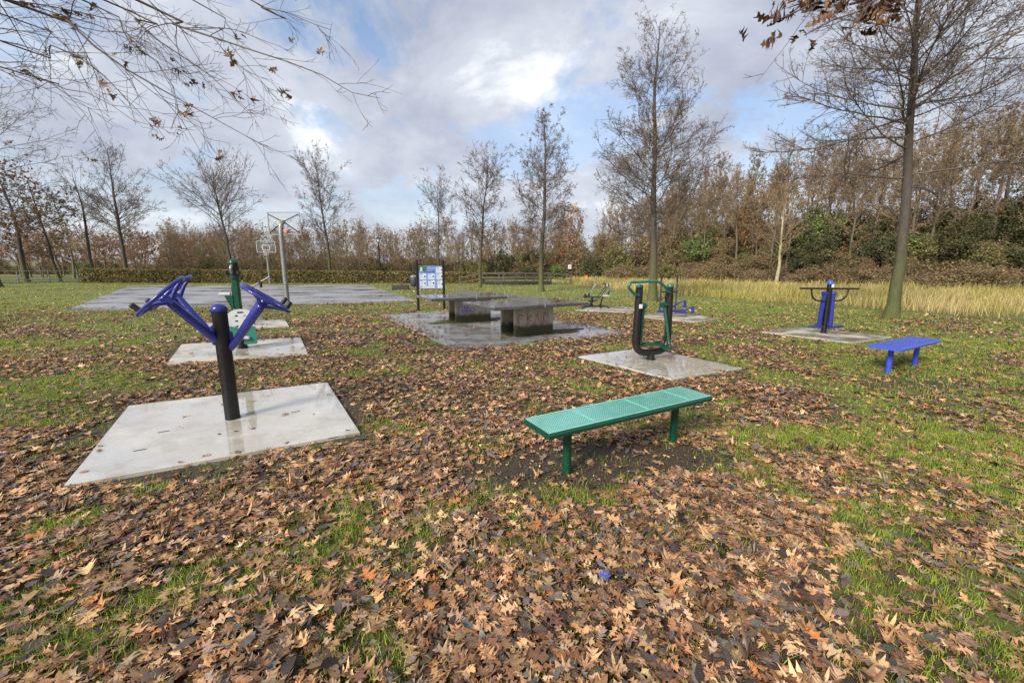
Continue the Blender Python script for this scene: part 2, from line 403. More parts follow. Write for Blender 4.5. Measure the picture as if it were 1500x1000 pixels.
def slab(name, poly, z0, z1, mat, jag=0):
    pts = []
    n = len(poly)
    for i in range(n):
        a = np.array(poly[i]); b = np.array(poly[(i+1) % n]); L = np.linalg.norm(b-a); k = max(1, int(L/.12)) if jag else 1
        nr = np.array([-(b-a)[1], (b-a)[0]])/L
        for j in range(k):
            p = a+(b-a)*j/k
            pts.append(p+nr*jag*(fbm(p[0], p[1], .5, 3)-.5)*2 if j or not jag else p)
    c = np.mean(pts, 0); mb = MB(); bz = .008
    ins = [tuple(np.array(p)+(c-np.array(p))/np.linalg.norm(c-np.array(p))*bz) for p in pts]
    n = len(pts); V = [(p[0], p[1], z0) for p in pts]+[(p[0], p[1], z1-bz*.6) for p in pts]+[(p[0], p[1], z1) for p in ins]
    # consistent orientation outward is irrelevant for opaque slabs
    F = [(i, (i+1) % n, n+(i+1) % n, n+i) for i in range(n)]+[(n+i, n+(i+1) % n, 2*n+(i+1) % n, 2*n+i) for i in range(n)]+[tuple(range(2*n, 3*n))]
    mb.add(V, F); return mb.build(name, mat)
padlab = {'A': 'large pale wet concrete slab under the blue and black wheel trainer', 'B': 'wet concrete slab under the green post station with white backrests',
          'C': 'farthest left concrete slab partly hidden behind the blue wheel trainer', 'E': 'wet concrete slab mirroring the black U shaped air walker',
          'F': 'long damp concrete slab beneath the blue and black pull station', 'G': 'grey damp concrete slab beneath the blue legged ski trainer', 'D': 'thin concrete slab under the rowing trainer beside the tennis table'}
for k, p in PADS.items():
    o = slab('concrete_pad', p, -.08, .03 if k != 'A' else .035, M['pad'] if k in 'AE' else M['pad_far'], .006)
    tag(o, padlab[k], 'concrete pad', 'concrete pads under the fitness machines')
    if k == 'A':
        for px, py in ((240, 632), (205, 659), (433, 603), (488, 641)):
            q = at(px, py, .035); mb = MB(); mb.box((q[0], q[1], .0362), (.085, .012, .003), rad(32)); mb.build('slot', M['rubber'], o)
tag(slab('paving', PAVE, -.05, .022, M['pave'], .10), 'wet grey paved area under two table tennis tables', 'paving', kind='structure')
tag(slab('court', COURT, -.05, .02, M['court'], .12), 'wet grey asphalt basketball court with puddles', 'court', kind='structure')
def mosspatch(cx, cy, R, a, seed):
    pts = []
    for i in range(40):
        t = 2*PI*i/40; r = 1+.35*(vnoise(math.cos(t)*2, math.sin(t)*2, .6, seed)-.5)*2
        x, y = R[0]*r*math.cos(t), R[1]*r*math.sin(t); pts.append((cx+x*math.cos(a)-y*math.sin(a), cy+x*math.sin(a)+y*math.cos(a)))
    mb = MB(); mb.prism(pts, .02, .030)
    o = mb.build('moss', M['moss']); tag(o, 'dark green moss growing round the foot of a tennis table', 'moss', kind='stuff')
M['moss'] = mat_noisy('moss', (.02, .028, .008), (.07, .075, .02), 9, (.6, .9), .6, .02, lo=.4, hi=.6)
# faded court lines
ml = MB()
def strip(a, b, w, z):
    a = np.array(a); b = np.array(b); d = (b-a)/np.linalg.norm(b-a); n = np.array([-d[1], d[0]])*w/2
    ml.add([(*(a+n), z), (*(b+n), z), (*(b-n), z), (*(a-n), z)], [(0, 1, 2, 3)])
strip((-14, 27.5), (-12.2, 31.5), .08, .0245); strip((-12.6, 31.3), (-16.5, 33.5), .08, .0245)
yl = ml.build('court_line', mat_noisy('faded_yellow', (.3, .24, .05), (.16, .15, .12), 8, (.3, .6), 0)); tag(yl, 'faded yellow marking on the wet court', 'marking', kind='structure')

# ------------------------------------------------------------------ fallen leaves
def oak_template(level):
    if level == 0:
        o = [(0, .008), (.13, .010), (.17, .03), (.22, .17), (.20, .30), (.30, .17), (.36, .10), (.45, .22), (.50, .42), (.58, .24), (.60, .10), (.70, .17), (.82, .34), (.83, .14), (.90, .10), (1, 0)]
    elif level == 1:
        o = [(0, .01), (.17, .03), (.20, .28), (.36, .10), (.50, .40), (.60, .10), (.82, .32), (.83, .10), (1, 0)]
    else:
        o = [(0, .02), (.22, .26), (.38, .12), (.55, .36), (.68, .10), (1, 0)]
    return o
def ell_template(level):
    n = (9, 6, 4)[level]
    return [(i/(n-1), .02+.24*math.sin(PI*(i/(n-1))**.85)**.8 if 0 < i < n-1 else .005) for i in range(n)]
def leaf_tmpl(o):
    n = len(o); V = [(u, 0) for u, v in o]+[(u, v) for u, v in o]+[(u, -v) for u, v in o]; F = []
    for i in range(n-1):
        F += [(i, i+1, n+i+1), (i, n+i+1, n+i), (i, 2*n+i+1, i+1), (i, 2*n+i, 2*n+i+1)]
    return np.array(V, float), np.array(F)
def rot_from(yaw, tx, ty):
    c, s = np.cos(yaw), np.sin(yaw); cx, sx = np.cos(tx), np.sin(tx); cy, sy = np.cos(ty), np.sin(ty)
    z0 = np.zeros_like(c); o = np.ones_like(c)
    Rz = np.stack([c, -s, z0, s, c, z0, z0, z0, o], -1).reshape(-1, 3, 3)
    Rx = np.stack([o, z0, z0, z0, cx, -sx, z0, sx, cx], -1).reshape(-1, 3, 3)
    Ry = np.stack([cy, z0, sy, z0, o, z0, -sy, z0, cy], -1).reshape(-1, 3, 3)
    return Rz @ Rx @ Ry
def make_leaves(pos, size, tmpl, curl, tilt, color, rg):
    V, F = tmpl; n = len(pos); k = len(V)
    u = V[None, :, 0]-.5+rg.normal(0, .028, (n, k))*(np.abs(V[None, :, 1]) > .01); v = V[None, :, 1]*rg.uniform(.75, 1.2, (n, 1))*rg.uniform(.7, 1.22, (n, k))
    curl = curl*np.minimum(np.exp(rg.normal(-.1, .6, (n, 1))), 1.7)
    c1 = rg.normal(.2, 1.1, (n, 1))*curl; c2 = rg.normal(.1, .7, (n, 1))*curl; c3 = rg.normal(0, .5, (n, 1))*curl; c4 = rg.uniform(-.3, .3, (n, 1))
    z = c1*v*v*1.6+c2*u*u+c3*u*v*1.2+.02*curl*rg.normal(0, 1, (n, k))
    y = v*(1-.25*np.abs(c1)*np.abs(v))+c4*u*u*.6
    P = np.stack([np.broadcast_to(u, z.shape), y, z], -1)*size[:, None, None]
    R = rot_from(rg.uniform(0, 2*PI, n), rg.normal(0, 1, n)*tilt, rg.normal(0, 1, n)*tilt)
    P = np.einsum('nij,nkj->nki', R, P)+pos[:, None, :]
    FF = (F[None]+(np.arange(n)*k)[:, None, None]).reshape(-1, 3)
    C = np.repeat(color[:, None, :], k, 1)
    rib = np.ones(k); rib[:len(V)//3] = 1.12
    C = C*rib[None, :, None]
    return P.reshape(-1, 3), FF, C.reshape(-1, 3)
PAL = np.array([1.14, 1.12, 1.06])*np.array([(.46, .275, .145), (.39, .22, .11), (.32, .17, .085), (.54, .36, .21), (.22, .115, .06), (.15, .08, .05), (.28, .19, .13), (.19, .14, .11), (.10, .06, .042), (.33, .13, .045)])
PW = np.array([.15, .16, .14, .07, .14, .11, .08, .05, .07, .03]); PW /= PW.sum()
PAL2 = np.array([(.07, .05, .04), (.10, .075, .06), (.15, .115, .095), (.045, .03, .025), (.20, .125, .07), (.12, .11, .10)])
class Acc:
    def __init__(s): s.V = []; s.F = []; s.C = []; s.n = 0
    def add(s, V, F, C): s.V.append(V); s.F.append(F+s.n); s.C.append(C); s.n += len(V)
    def out(s): return np.concatenate(s.V), np.concatenate(s.F), np.concatenate(s.C)
SOLID = list(PADS.values())
def scatter(n, y0, y1, margin=1.62, xoff=1.6):
    y = np.sqrt(rng.uniform(y0*y0, y1*y1, n)); x = rng.uniform(-1, 1, n)*(y*margin+xoff); return x, y
acc = Acc()
for (cnt, y0, y1, lvl, szm) in ((58000, -.0, 4.2, 0, .72), (54000, 4.2, 8, 1, .74), (60000, 8, 14, 2, .88), (42000, 14, 22, 2, 1.05), (22000, 22, 40, 2, 1.4)):
    x, y = scatter(cnt, y0, y1)
    g, m, L = fields(x, y)
    keep = rng.random(cnt) < L
    for q, p in enumerate(SOLID): keep &= ~(inpoly(x, y, p) & (rng.random(cnt) > .004+(.10 if q == 0 else .45)*np.exp(-(polydist(x, y, p)/.07)**2)))
    ip = inpoly(x, y, PAVE); dp = polydist(x, y, PAVE)
    keep &= ~(ip & (rng.random(cnt) > .05+.9*np.exp(-(dp/.25)**2)))
    ic = inpoly(x, y, COURT); dc = polydist(x, y, COURT)
    keep &= ~(ic & (rng.random(cnt) > .03+.6*np.exp(-(dc/.5)**2)))
    keep &= ~inpoly(x, y, GOLD)
    keep &= ~((y > 19) & (x < -8) & (rng.random(cnt) > .45))
    x, y, L = x[keep], y[keep], L[keep]; n = len(x)
    on = np.zeros(n, bool)
    for p in SOLID+[PAVE, COURT]: on |= inpoly(x, y, p)
    pile = rng.random(n)**1.5*.035*np.clip(L*1.2, .2, 1)
    z = np.where(on, .04, gz(x, y)+.012+pile)
    ell = rng.random(n) < .2
    for flag, tm in ((False, oak_template(lvl)), (True, ell_template(lvl))):
        s = ell == flag; k = s.sum(); sz = rng.choice([.75, 1., 1.25], k)*rng.uniform(.08, .14, k)*szm*np.where(flag, .85, 1)
        if flag: c = PAL2[rng.integers(0, len(PAL2), k)]
        else: c = PAL[rng.choice(len(PAL), k, p=PW)]
        c = c*rng.uniform(.5, 1.25, (k, 1))*rng.uniform(.93, 1.07, (k, 3))
        tl = np.where(on[s], .05, .10+.24*rng.random(k)**1.6)
        acc.add(*make_leaves(np.stack([x[s], y[s], z[s]], -1), sz, leaf_tmpl(tm), .5, tl, c, rng))
x, y = scatter(64000, .0, 7.5); g, m, L = fields(x, y); k = (rng.random(64000) < np.clip(L+.8*m, 0, .9))
for p in SOLID: k &= ~(inpoly(x, y, p) & (rng.random(64000) > .012))
k &= ~inpoly(x, y, PAVE); x, y = x[k], y[k]; k = len(x); on = np.zeros(k, bool)
for p in SOLID: on |= inpoly(x, y, p)
c = np.concatenate([PAL, PAL2])[rng.integers(0, len(PAL)+len(PAL2), k)]*rng.uniform(.5, 1.2, (k, 1))
acc.add(*make_leaves(np.stack([x, y, np.where(on, .037, gz(x, y)+.006+.012*rng.random(k))], -1), rng.uniform(.008, .035, k), leaf_tmpl(ell_template(2)), .6, np.where(on, .04, .3), c, rng))
V, F, C = acc.out()
tag(npmesh('fallen_leaves', V, F, M['leaf'], None, C), 'brown and tan oak leaves scattered thickly over the lawn', 'leaves', kind='stuff')

# ------------------------------------------------------------------ grass
def blades(x, y, z, h, w, color, lean=.5, rg=rng):
    n = len(x); yaw = rg.uniform(0, 2*PI, n); l = rg.normal(0, lean, n)*h; ly = rg.uniform(0, 2*PI, n)
    dx, dy = np.cos(yaw)*w/2, np.sin(yaw)*w/2; ox, oy = np.cos(ly)*l, np.sin(ly)*l
    P = np.zeros((n, 5, 3))
    P[:, 0] = np.stack([x-dx, y-dy, z], -1); P[:, 1] = np.stack([x+dx, y+dy, z], -1)
    mx, my, mz = x+ox*.35, y+oy*.35, z+h*.62
    P[:, 2] = np.stack([mx-dx*.7, my-dy*.7, mz], -1); P[:, 3] = np.stack([mx+dx*.7, my+dy*.7, mz], -1)
    P[:, 4] = np.stack([x+ox, y+oy, z+h*(1-.12*np.abs(l/h))], -1)
    Fb = np.array([(0, 1, 3), (0, 3, 2), (2, 3, 4)])
    FF = (Fb[None]+(np.arange(n)*5)[:, None, None]).reshape(-1, 3)
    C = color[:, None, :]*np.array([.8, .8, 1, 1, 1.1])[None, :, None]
    return P.reshape(-1, 3), FF, C.reshape(-1, 3)
acc = Acc()
for (cnt, y0, y1, h, w) in ((380000, .0, 4, (.02, .065), .0038), (230000, 4, 9, (.03, .075), .006), (150000, 9, 20, (.03, .07), .014), (60000, 20, 44, (.04, .1), .035)):
    x, y = scatter(cnt, y0, y1)
    g, m, L = fields(x, y)
    tuft = fbm(x, y, .16, 21)
    keep = rng.random(cnt) < np.clip((g-.12)*2.0, .16, 1)*(1-.9*m)*np.clip((tuft-.35)*4, .1, 1)
    for p in SOLID+[PAVE, COURT]: keep &= ~inpoly(x, y, p)
    keep &= ~inpoly(x, y, GOLD)
    x, y = x[keep], y[keep]; n = len(x)
    hh = rng.uniform(*h, n); t = rng.random((n, 1)); far = sstep(12, 25, y)[:, None]
    c = (np.array([(.15, .23, .028)])*(1-t)+np.array([(.43, .50, .08)])*t)*rng.uniform(.7, 1.2, (n, 1))
    c = c*(1-.6*far)+.6*far*np.array([(.46, .46, .11)])
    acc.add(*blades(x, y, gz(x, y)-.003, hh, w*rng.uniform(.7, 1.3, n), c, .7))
V, F, C = acc.out()
tag(npmesh('grass', V, F, M['blade'], None, C), 'short bright green grass tufts between the fallen leaves', 'grass', kind='stuff')
acc = Acc()
cnt = 260000
x = rng.uniform(3, 44, cnt); y = rng.uniform(7, 54, cnt)
keep = inpoly(x, y, GOLD) & (x < y*1.35+1) & (rng.random(cnt) < np.clip(18/y, .25, 1)*1.0)
keep &= rng.random(cnt) < np.clip((polydist(x, y, GOLD)-1.6*fbm(x, y, 1.6, 14)+.5)/1.0, .02, 1)*np.clip(fbm(x, y, .9, 17)*3-.5, .15, 1)
x, y = x[keep], y[keep]; n = len(x); t = fbm(x, y, 3.5, 12)[:, None]; t = np.clip((t-.35)*3+rng.normal(0, .25, (n, 1)), 0, 1)
c = np.array([(.70, .55, .26)])*t+np.array([(.46, .42, .12)])*(1-t); c = c*rng.uniform(.55, 1.35, (n, 1))
c = np.where(rng.random((n, 1)) < .12, np.array([(.30, .17, .07)]), c)
hh = rng.uniform(.18, .62, n)*np.where(rng.random(n) < .04, 1.5, 1)*(.25+1.5*fbm(x, y, 1.3, 4))*np.clip(polydist(x, y, GOLD)/1.5+.35, 0, 1)
acc.add(*blades(x, y, gz(x, y)-.01, hh, rng.uniform(.008, .018, n)*np.clip(y/14, 1, 2.6), c, .5))
V, F, C = acc.out()
tag(npmesh('tall_grass', V, F, M['blade'], None, C), 'tall golden dry grass in a strip before the wooded bank', 'grass', kind='stuff')
# twigs and acorn scraps on the ground
mb = MB()
for i in range(260):
    x, y = scatter(1, .5, 9); x, y = x[0], y[0]
    if any(inpoly(np.array([x]), np.array([y]), p)[0] for p in SOLID): continue
    a = random.uniform(0, PI); L = random.uniform(.06, .25); z = float(gz(x, y))+.03
    mb.tube([(x, y, z), (x+math.cos(a)*L*.5, y+math.sin(a)*L*.5, z+random.uniform(0, .02)), (x+math.cos(a+.3)*L, y+math.sin(a+.3)*L, z)], [.004, .003, .0015], 5)
tag(mb.build('twig_litter', M['twig']), 'thin dark twigs lying among the fallen leaves', 'twigs', kind='stuff')
# crumpled blue wrapper
c = at(884, 858); mb = MB(); rg = np.random.default_rng(4)
V = []; n1, n2 = 12, 9
for i in range(n2):
    for k in range(n1):
        th = PI*(i+.5)/n2; ph = 2*PI*k/n1; r = .024*(1+.28*rg.normal())
        V.append((r*math.sin(th)*math.cos(ph), r*math.sin(th)*math.sin(ph), r*math.cos(th)))
mb.add(V, [(i*n1+k, i*n1+(k+1) % n1, (i+1)*n1+(k+1) % n1, (i+1)*n1+k) for i in range(n2-1) for k in range(n1)]+[tuple(range(n1)), tuple(range((n2-1)*n1, n2*n1))])
o = mb.build('crumpled_wrapper', mat_noisy('blue_wrapper', (.05, .06, .22), (.14, .17, .36), 60, (.3, .5), .3)); o.location = (c[0], c[1], .062)
tag(o, 'small crumpled blue wrapper lying on the brown leaves', 'wrapper')

D29 = rad(29); M['dkblue'] = paint('dark_violet_paint', (.03, .022, .09), .35)
# ---- machine A: four tilted wheels on one post
def wheel_trainer():
    t = thing('wheel_trainer', 'black post with four tilted blue hand wheels on the big near slab', 'fitness machine', (-2.94, 4.10, .035), rad(32))
    mb = MB(); mb.tube([(0, 0, -.01), (0, 0, 1.125)], .068, 32); mb.tube([(0, 0, 1.11), (0, 0, 1.13)], .071, 32)
    mb.build('post', M['black'], t)
    mb = MB(); mb.tube([(0, 0, 1.13), (0, 0, 1.15)], .076, 32); mb.dome((0, 0, 1.15), .074, .055, 32); mb.build('post_cap', M['blue'], t)
    for s in (-1, 1):
        mb = MB(); mb.box((s*.070, .012, .89 if s < 0 else .82), (.04, .08, .20), bev=.012); mb.build('arm_flange', M['blue'], t)
    for sx in (-1, 1):
        for sy in (-1, 1):
            hz = 1.31 if sx < 0 else 1.25
            tl = rad(43) if sx < 0 else rad(35)
            hub = np.array([sx*(.39 if sx < 0 else .41), sy*.27, hz]); nrm = np.array([sx*math.sin(tl), 0, math.cos(tl)])
            ip = np.array([sx*math.cos(tl), 0, -math.sin(tl)])   # outward, downhill direction in the wheel plane
            arm = MB(); st = hub-nrm*.07
            arm.tube(round_path([(sx*.05, sy*.02+.01, (.84 if sx < 0 else .75)), (sx*.10, sy*.055+.01, (.90 if sx < 0 else .80)), tuple(st)], .05, 5), .037, 16)
            arm.build('arm', M['blue'], t)
            w = MB(); w.ring(hub, nrm, .235, .0165, 48, 10)
            yv = np.array([0, 1., 0])
            for k in range(3):
                a = 2*PI*k/3+(0 if sx > 0 else PI)
                d = ip*math.cos(a)+yv*math.sin(a)
                w.tube([hub-nrm*.075+d*.02, hub-nrm*.03+d*.12, hub+d*.23], [.02, .016, .013], 10)
            w.tube([hub-nrm*.10, hub-nrm*.02], .037, 20); w.dome(hub-nrm*.02, .042, .02, 16, 4, nrm)
            wo = w.build('wheel', M['blue'], t)
            kb = MB(); kp = hub+ip*.19+yv*.05*sy
            kb.tube([kp, kp+nrm*.03], .011, 10); kb.tube([kp+nrm*.02, kp+nrm*.085], .024, 16); kb.dome(kp+nrm*.085, .024, .012, 16, 3, nrm)
            kb.build('knob', M['rubber'], wo)
wheel_trainer()

# ---- machine E: air walker
def air_walker():
    t = thing('air_walker', 'air walker with black U shaped frame and teal handrail', 'fitness machine', (2.40, 6.92, .03), rad(21))
    mb = MB(); mb.tube([(0, 0, 0), (0, 0, .16)], .062, 24); mb.tube([(0, 0, 0), (0, 0, .008)], .085, 24); mb.build('foot_post', M['brown'], t)
    mb = MB(); mb.tube(round_path([(-.315, 0, 1.24), (-.345, 0, .13), (.345, 0, .13), (.315, 0, 1.24)], .24, 9), .058, 20); mb.build('frame', M['brown'], t)
    for s in (-1, 1):
        mb = MB(); mb.tube([(s*.315, 0, 1.235), (s*.315, 0, 1.25)], .062, 20); mb.dome((s*.315, 0, 1.25), .06, .045, 20); mb.build('frame_cap', M['teal'], t)
    mb = MB(); mb.tube(round_path([(-.335, -.03, 1.10), (-.46, -.07, 1.13), (-.63, -.12, 1.25), (-.60, -.12, 1.33), (-.05, -.12, 1.34), (.10, -.10, 1.27), (.22, -.06, 1.15), (.33, -.02, 1.13)], .09, 6), .022, 12)
    mb.build('handrail', M['teal'], t)
    mb = MB(); mb.box((-.315, -.058, .93), (.065, .012, .07), bev=.003); mb.build('sticker', M['sticker'], t)
    for s, sw in ((-1, .03), (1, -.16)):
        a = MB(); px = s*.22
        a.tube([(s*.315, 0, .93), (px-s*.02, 0, .93)], .03, 14)
        a.tube([(px+.03*s, 0, .93), (px-.04*s, 0, .93)], .05, 18)
        a.build('pivot', M['green'], t)
        b = MB(); b.tube([(px, 0, .93), (px, sw, .33)], .030, 14); b.tube([(px, sw, .33), (px, sw-.02, .28)], .034, 14)
        b.build('swing_arm', M['green'], t)
        p = MB(); ang = .18*s
        p.box((px-s*.13, sw-.02, .255), (.15, .30, .022), 0, 0, ang, .008); 
        for yy in (-.142, .142): p.box((px-s*.13, sw-.02+yy, .275+yy*math.tan(ang)), (.15, .014, .045), 0, 0, ang, .004)
        for k in range(5): p.box((px-s*.13, sw-.02-.10+.05*k, .268+(-.10+.05*k)*math.tan(ang)), (.13, .012, .008), 0, 0, ang)
        p.tube([(px, sw, .27), (px-s*.08, sw-.02, .25)], .02, 10)
        p.build('footplate', M['green'], t)
        e = MB(); e.tube([(s*.345, 0, .34), (s*.26, 0, .34)], .022, 12); e.tube([(s*.27, 0, .34), (s*.25, 0, .34)], .034, 14); e.build('stop_buffer', M['rubber'], t)
air_walker()

# ---- machine G: ski trainer
def ski_trainer():
    t = thing('ski_trainer', 'black post with wide T handlebar and two blue swinging legs', 'fitness machine', (7.57, 9.83, .03), rad(8))
    mb = MB(); mb.tube([(0, 0, 0), (0, 0, 1.19)], .056, 24); mb.tube([(0, 0, 0), (0, 0, .008)], .085, 24); mb.build('post', M['black'], t)
    mb = MB(); mb.dome((0, 0, 1.19), .062, .07, 20); mb.tube([(0, 0, 1.165), (0, 0, 1.19)], .062, 20); mb.build('post_cap', M['bench_blue'], t)
    mb = MB(); mb.box((.02, -.056, 1.13), (.06, .014, .075), bev=.003); mb.build('sticker', M['sticker'], t)
    mb = MB(); mb.tube([(-.80, -.02, 1.075), (.78, -.02, 1.055)], .021, 12)
    for s in (-1, 1): mb.tube(round_path([(s*.50, -.02, 1.065), (s*.47, -.02, .88), (s*.34, -.02, .78), (0, -.02, .765)], .12, 6), .019, 12)
    mb.build('handlebar', M['brown'], t)
    mb = MB(); mb.tube([(-.15, .0, .955), (.14, .0, .945)], .03, 16); mb.tube([(-.17, 0, .955), (-.145, 0, .955)], .042, 16); mb.tube([(.14, 0, .945), (.165, 0, .945)], .042, 16); mb.build('pivot', M['blue'], t)
    for s in (-1, 1):
        mb = MB(); mb.tube([(s*.10, -.015*s, .955), (s*.105, -.05*s, .17)], [.052, .048], 14); mb.dome((s*.10, -.015*s, .95), .055, .05, 14); mb.build('swing_leg', M['blue'], t)
        mb = MB(); mb.box((s*.21, -.05*s-.02, .15), (.30, .17, .03), 0, 0, 0, .01); mb.box((s*.24, -.05*s-.10, .168), (.24, .015, .05), bev=.004)
        mb.tube([(s*.06, -.05*s, .15), (s*.2, -.05*s, .15)], .032, 14)
        mb.build('footplate', M['blue'], t)
ski_trainer()

# ---- machine B: leg press station
def arch_panel(w, h, th):
    pts = [(-w/2, 0)]+[(-w/2*math.cos(a), h-w/2*.62+w/2*.62*math.sin(a)) for a in np.linspace(0, PI, 17)]+[(w/2, 0)]
    return pts
def seat_back(t, c, w, h, rz, lean):
    # frame of a rounded backrest with a grip slot and a column of smaller slots
    Mx = Matrix.Translation(c) @ Matrix.Rotation(rz, 4, 'Z') @ Matrix.Rotation(lean+PI/2, 4, 'X')
    me = MB(); pts = arch_panel(w, h, .03); n = len(pts)
    # build as quads between horizontal scan strips so the slots are real holes
    zs = sorted(set([0, .07, .10, .17, .20, .27, .30, h-.085, h-.055]+list(np.linspace(h-w/2*.62, h, 9))))
    def half(z):
        z0 = h-w/2*.62
        return w/2 if z <= z0 else w/2*math.sqrt(max(0, 1-((z-z0)/(w/2*.62))**2))
    for i in range(len(zs)-1):
        z0, z1 = zs[i], zs[i+1]
        if z1-z0 < 1e-5: continue
        zm = (z0+z1)/2; holes = []
        if any(abs(zm-q) < .016 for q in (.085, .185, .285)): holes = [(-.10, -.045), (.045, .10)]
        if h-.085 < zm < h-.055: holes = [(-.06, .06)]
        for th0, th1 in [(0, .022)]:
            xs0 = [-half(z0)]; 
            cuts = [v for hh in holes for v in hh]; segs = []
            edges = [-1]+cuts+[1]
            for j in range(0, len(edges), 2):
                a, b = edges[j], edges[j+1]
                a0 = -half(z0) if a == -1 else a; a1 = -half(z1) if a == -1 else a
                b0 = half(z0) if b == 1 else b; b1 = half(z1) if b == 1 else b
                V = [Mx @ Vector(q) for q in ((a0, z0, 0), (b0, z0, 0), (b1, z1, 0), (a1, z1, 0), (a0, z0, th1), (b0, z0, th1), (b1, z1, th1), (a1, z1, th1))]
                me.add(V, [(0, 1, 2, 3), (7, 6, 5, 4), (0, 4, 5, 1), (2, 6, 7, 3), (1, 5, 6, 2), (3, 7, 4, 0)])
    return me.build('backrest', M['white'], t)
def press_station():
    t = thing('leg_press_station', 'tall green post station with white slotted backrests and teal footplates', 'fitness machine', (-5.33, 7.97, .03), rad(12))
    mb = MB(); mb.tube([(0, 0, 0), (0, 0, .36)], .078, 24); mb.tube([(0, 0, 0), (0, 0, .008)], .10, 24); mb.build('foot_post', M['black'], t)
    mb = MB(); mb.box((0, 0, .88), (.12, .10, 1.06), bev=.02); mb.tube([(0, -.02, 1.36), (0, -.02, 1.41)], .08, 20); mb.build('post', M['green'], t)
    mb = MB(); mb.tube([(0, 0, 1.40), (0, 0, 1.645)], .078, 24); mb.build('post_top', M['black'], t)
    mb = MB(); mb.dome((0, 0, 1.645), .082, .075, 20); mb.build('post_cap', M['green'], t)
    mb = MB(); mb.tube([(-.12, -.06, 1.46), (.12, -.06, 1.46)], .030, 14); mb.tube([(-.105, -.09, 1.43), (-.105, -.09, 1.50)], .03, 12); mb.tube([(.105, -.09, 1.43), (.105, -.09, 1.50)], .03, 12)
    mb.tube([(0, 0, 1.42), (0, 0, 1.47)], .098, 24); mb.build('clamp', M['rubber'], t)
    mb = MB(); mb.tube(smooth_path([(.0, -.10, 1.46), (.0, -.13, 1.53), (.0, -.10, 1.59), (0, -.05, 1.60)], 5), .026, 12); mb.build('grip', M['grey_metal'], t)
    mb = MB(); mb.tube([(-.28, -.03, 1.055), (-.10, -.03, 1.055)], .033, 14); mb.dome((-.28, -.03, 1.055), .033, .02, 12, 3, (-1, 0, 0)); mb.build('side_grip', M['white'], t)
    mb = MB(); mb.prism([(-.20, 0), (-.06, 0), (-.06, -.26), (-.10, -.26)], -.02, .02, Matrix.Translation((0, -.03, 1.03)) @ Matrix.Rotation(PI/2, 4, 'X')); mb.build('bracket', M['green'], t)
    seat_back(t, (.08, -.17, .36), .45, .42, 0, rad(-8)); seat_back(t, (.05, .30, .52), .50, .42, PI, rad(-8))
    for x, z in ((-.09, .285), (.24, .275)):
        mb = MB(); Mx = Matrix.Translation((x, -.24, z)) @ Matrix.Rotation(PI/2-.12, 4, 'X') @ Matrix.Rotation(.06 if x > 0 else -.12, 4, 'Z')
        w, h, r = .115, .17, .035; pts = [(cx*(w-r)+r*math.cos(a0+k*PI/8), cy*(h-r)+r*math.sin(a0+k*PI/8)) for cx, cy, a0 in ((1, 1, 0), (-1, 1, PI/2), (-1, -1, PI), (1, -1, 1.5*PI)) for k in range(5)]
        mb.prism(pts, 0, .016, Mx); mb.build('footplate', M['teal'], t)
    mb = MB(); mb.tube([(.02, -.30, .27), (.07, -.30, .27)], .055, 16); mb.tube([(.07, -.30, .26), (.24, -.30, .235)], [.035, .032], 14); mb.dome((.24, -.30, .235), .032, .02, 12, 3, (1, 0, 0)); mb.build('side_grip', M['white'], t)
    mb = MB(); mb.box((.07, 0, .47), (.30, .28, .05), bev=.015); mb.tube([(0, -.2, .3), (0, .25, .55)], .03, 10); mb.build('seat_bracket', M['green'], t)
press_station()

# ---- machine C: bar and pedal station mostly hidden
def bar_station():
    c = at(349, 476)
    t = thing('pull_bar_station', 'slanting grey bar and thin black lever showing behind the right blue wheel', 'fitness machine', (c[0], c[1], .03), rad(20))
    mb = MB(); mb.tube([(0, 0, 0), (0, 0, 1.02)], .06, 20); mb.build('post', M['black'], t)
    mb = MB(); mb.dome((0, 0, 1.02), .062, .06, 18); mb.build('post_cap', M['green'], t)
    mb = MB(); mb.tube([(.02, 0, .95), (.35, 0, 1.0), (.50, 0, 1.06), (.90, -.02, 1.30)], .026, 12); mb.build('pull_bar', M['net'], t)
    mb = MB(); mb.tube([(.66, -.01, 1.14), (.66, -.01, 1.0)], .035, 12); mb.box((.66, -.01, 1.15), (.10, .06, .06), bev=.01); mb.build('bar_clamp', M['rubber'], t)
    mb = MB(); mb.tube([(.05, 0, .52), (.40, -.05, .35), (.72, -.12, .12)], .017, 10); mb.build('lever', M['black'], t)
    mb = MB(); mb.dome((.72, -.12, .12), .035, .035, 12, 4, (1, 0, -.6)); mb.dome((.72, -.12, .12), .035, .035, 12, 4, (-1, 0, .6)); mb.build('lever_knob', M['black'], t)
bar_station()

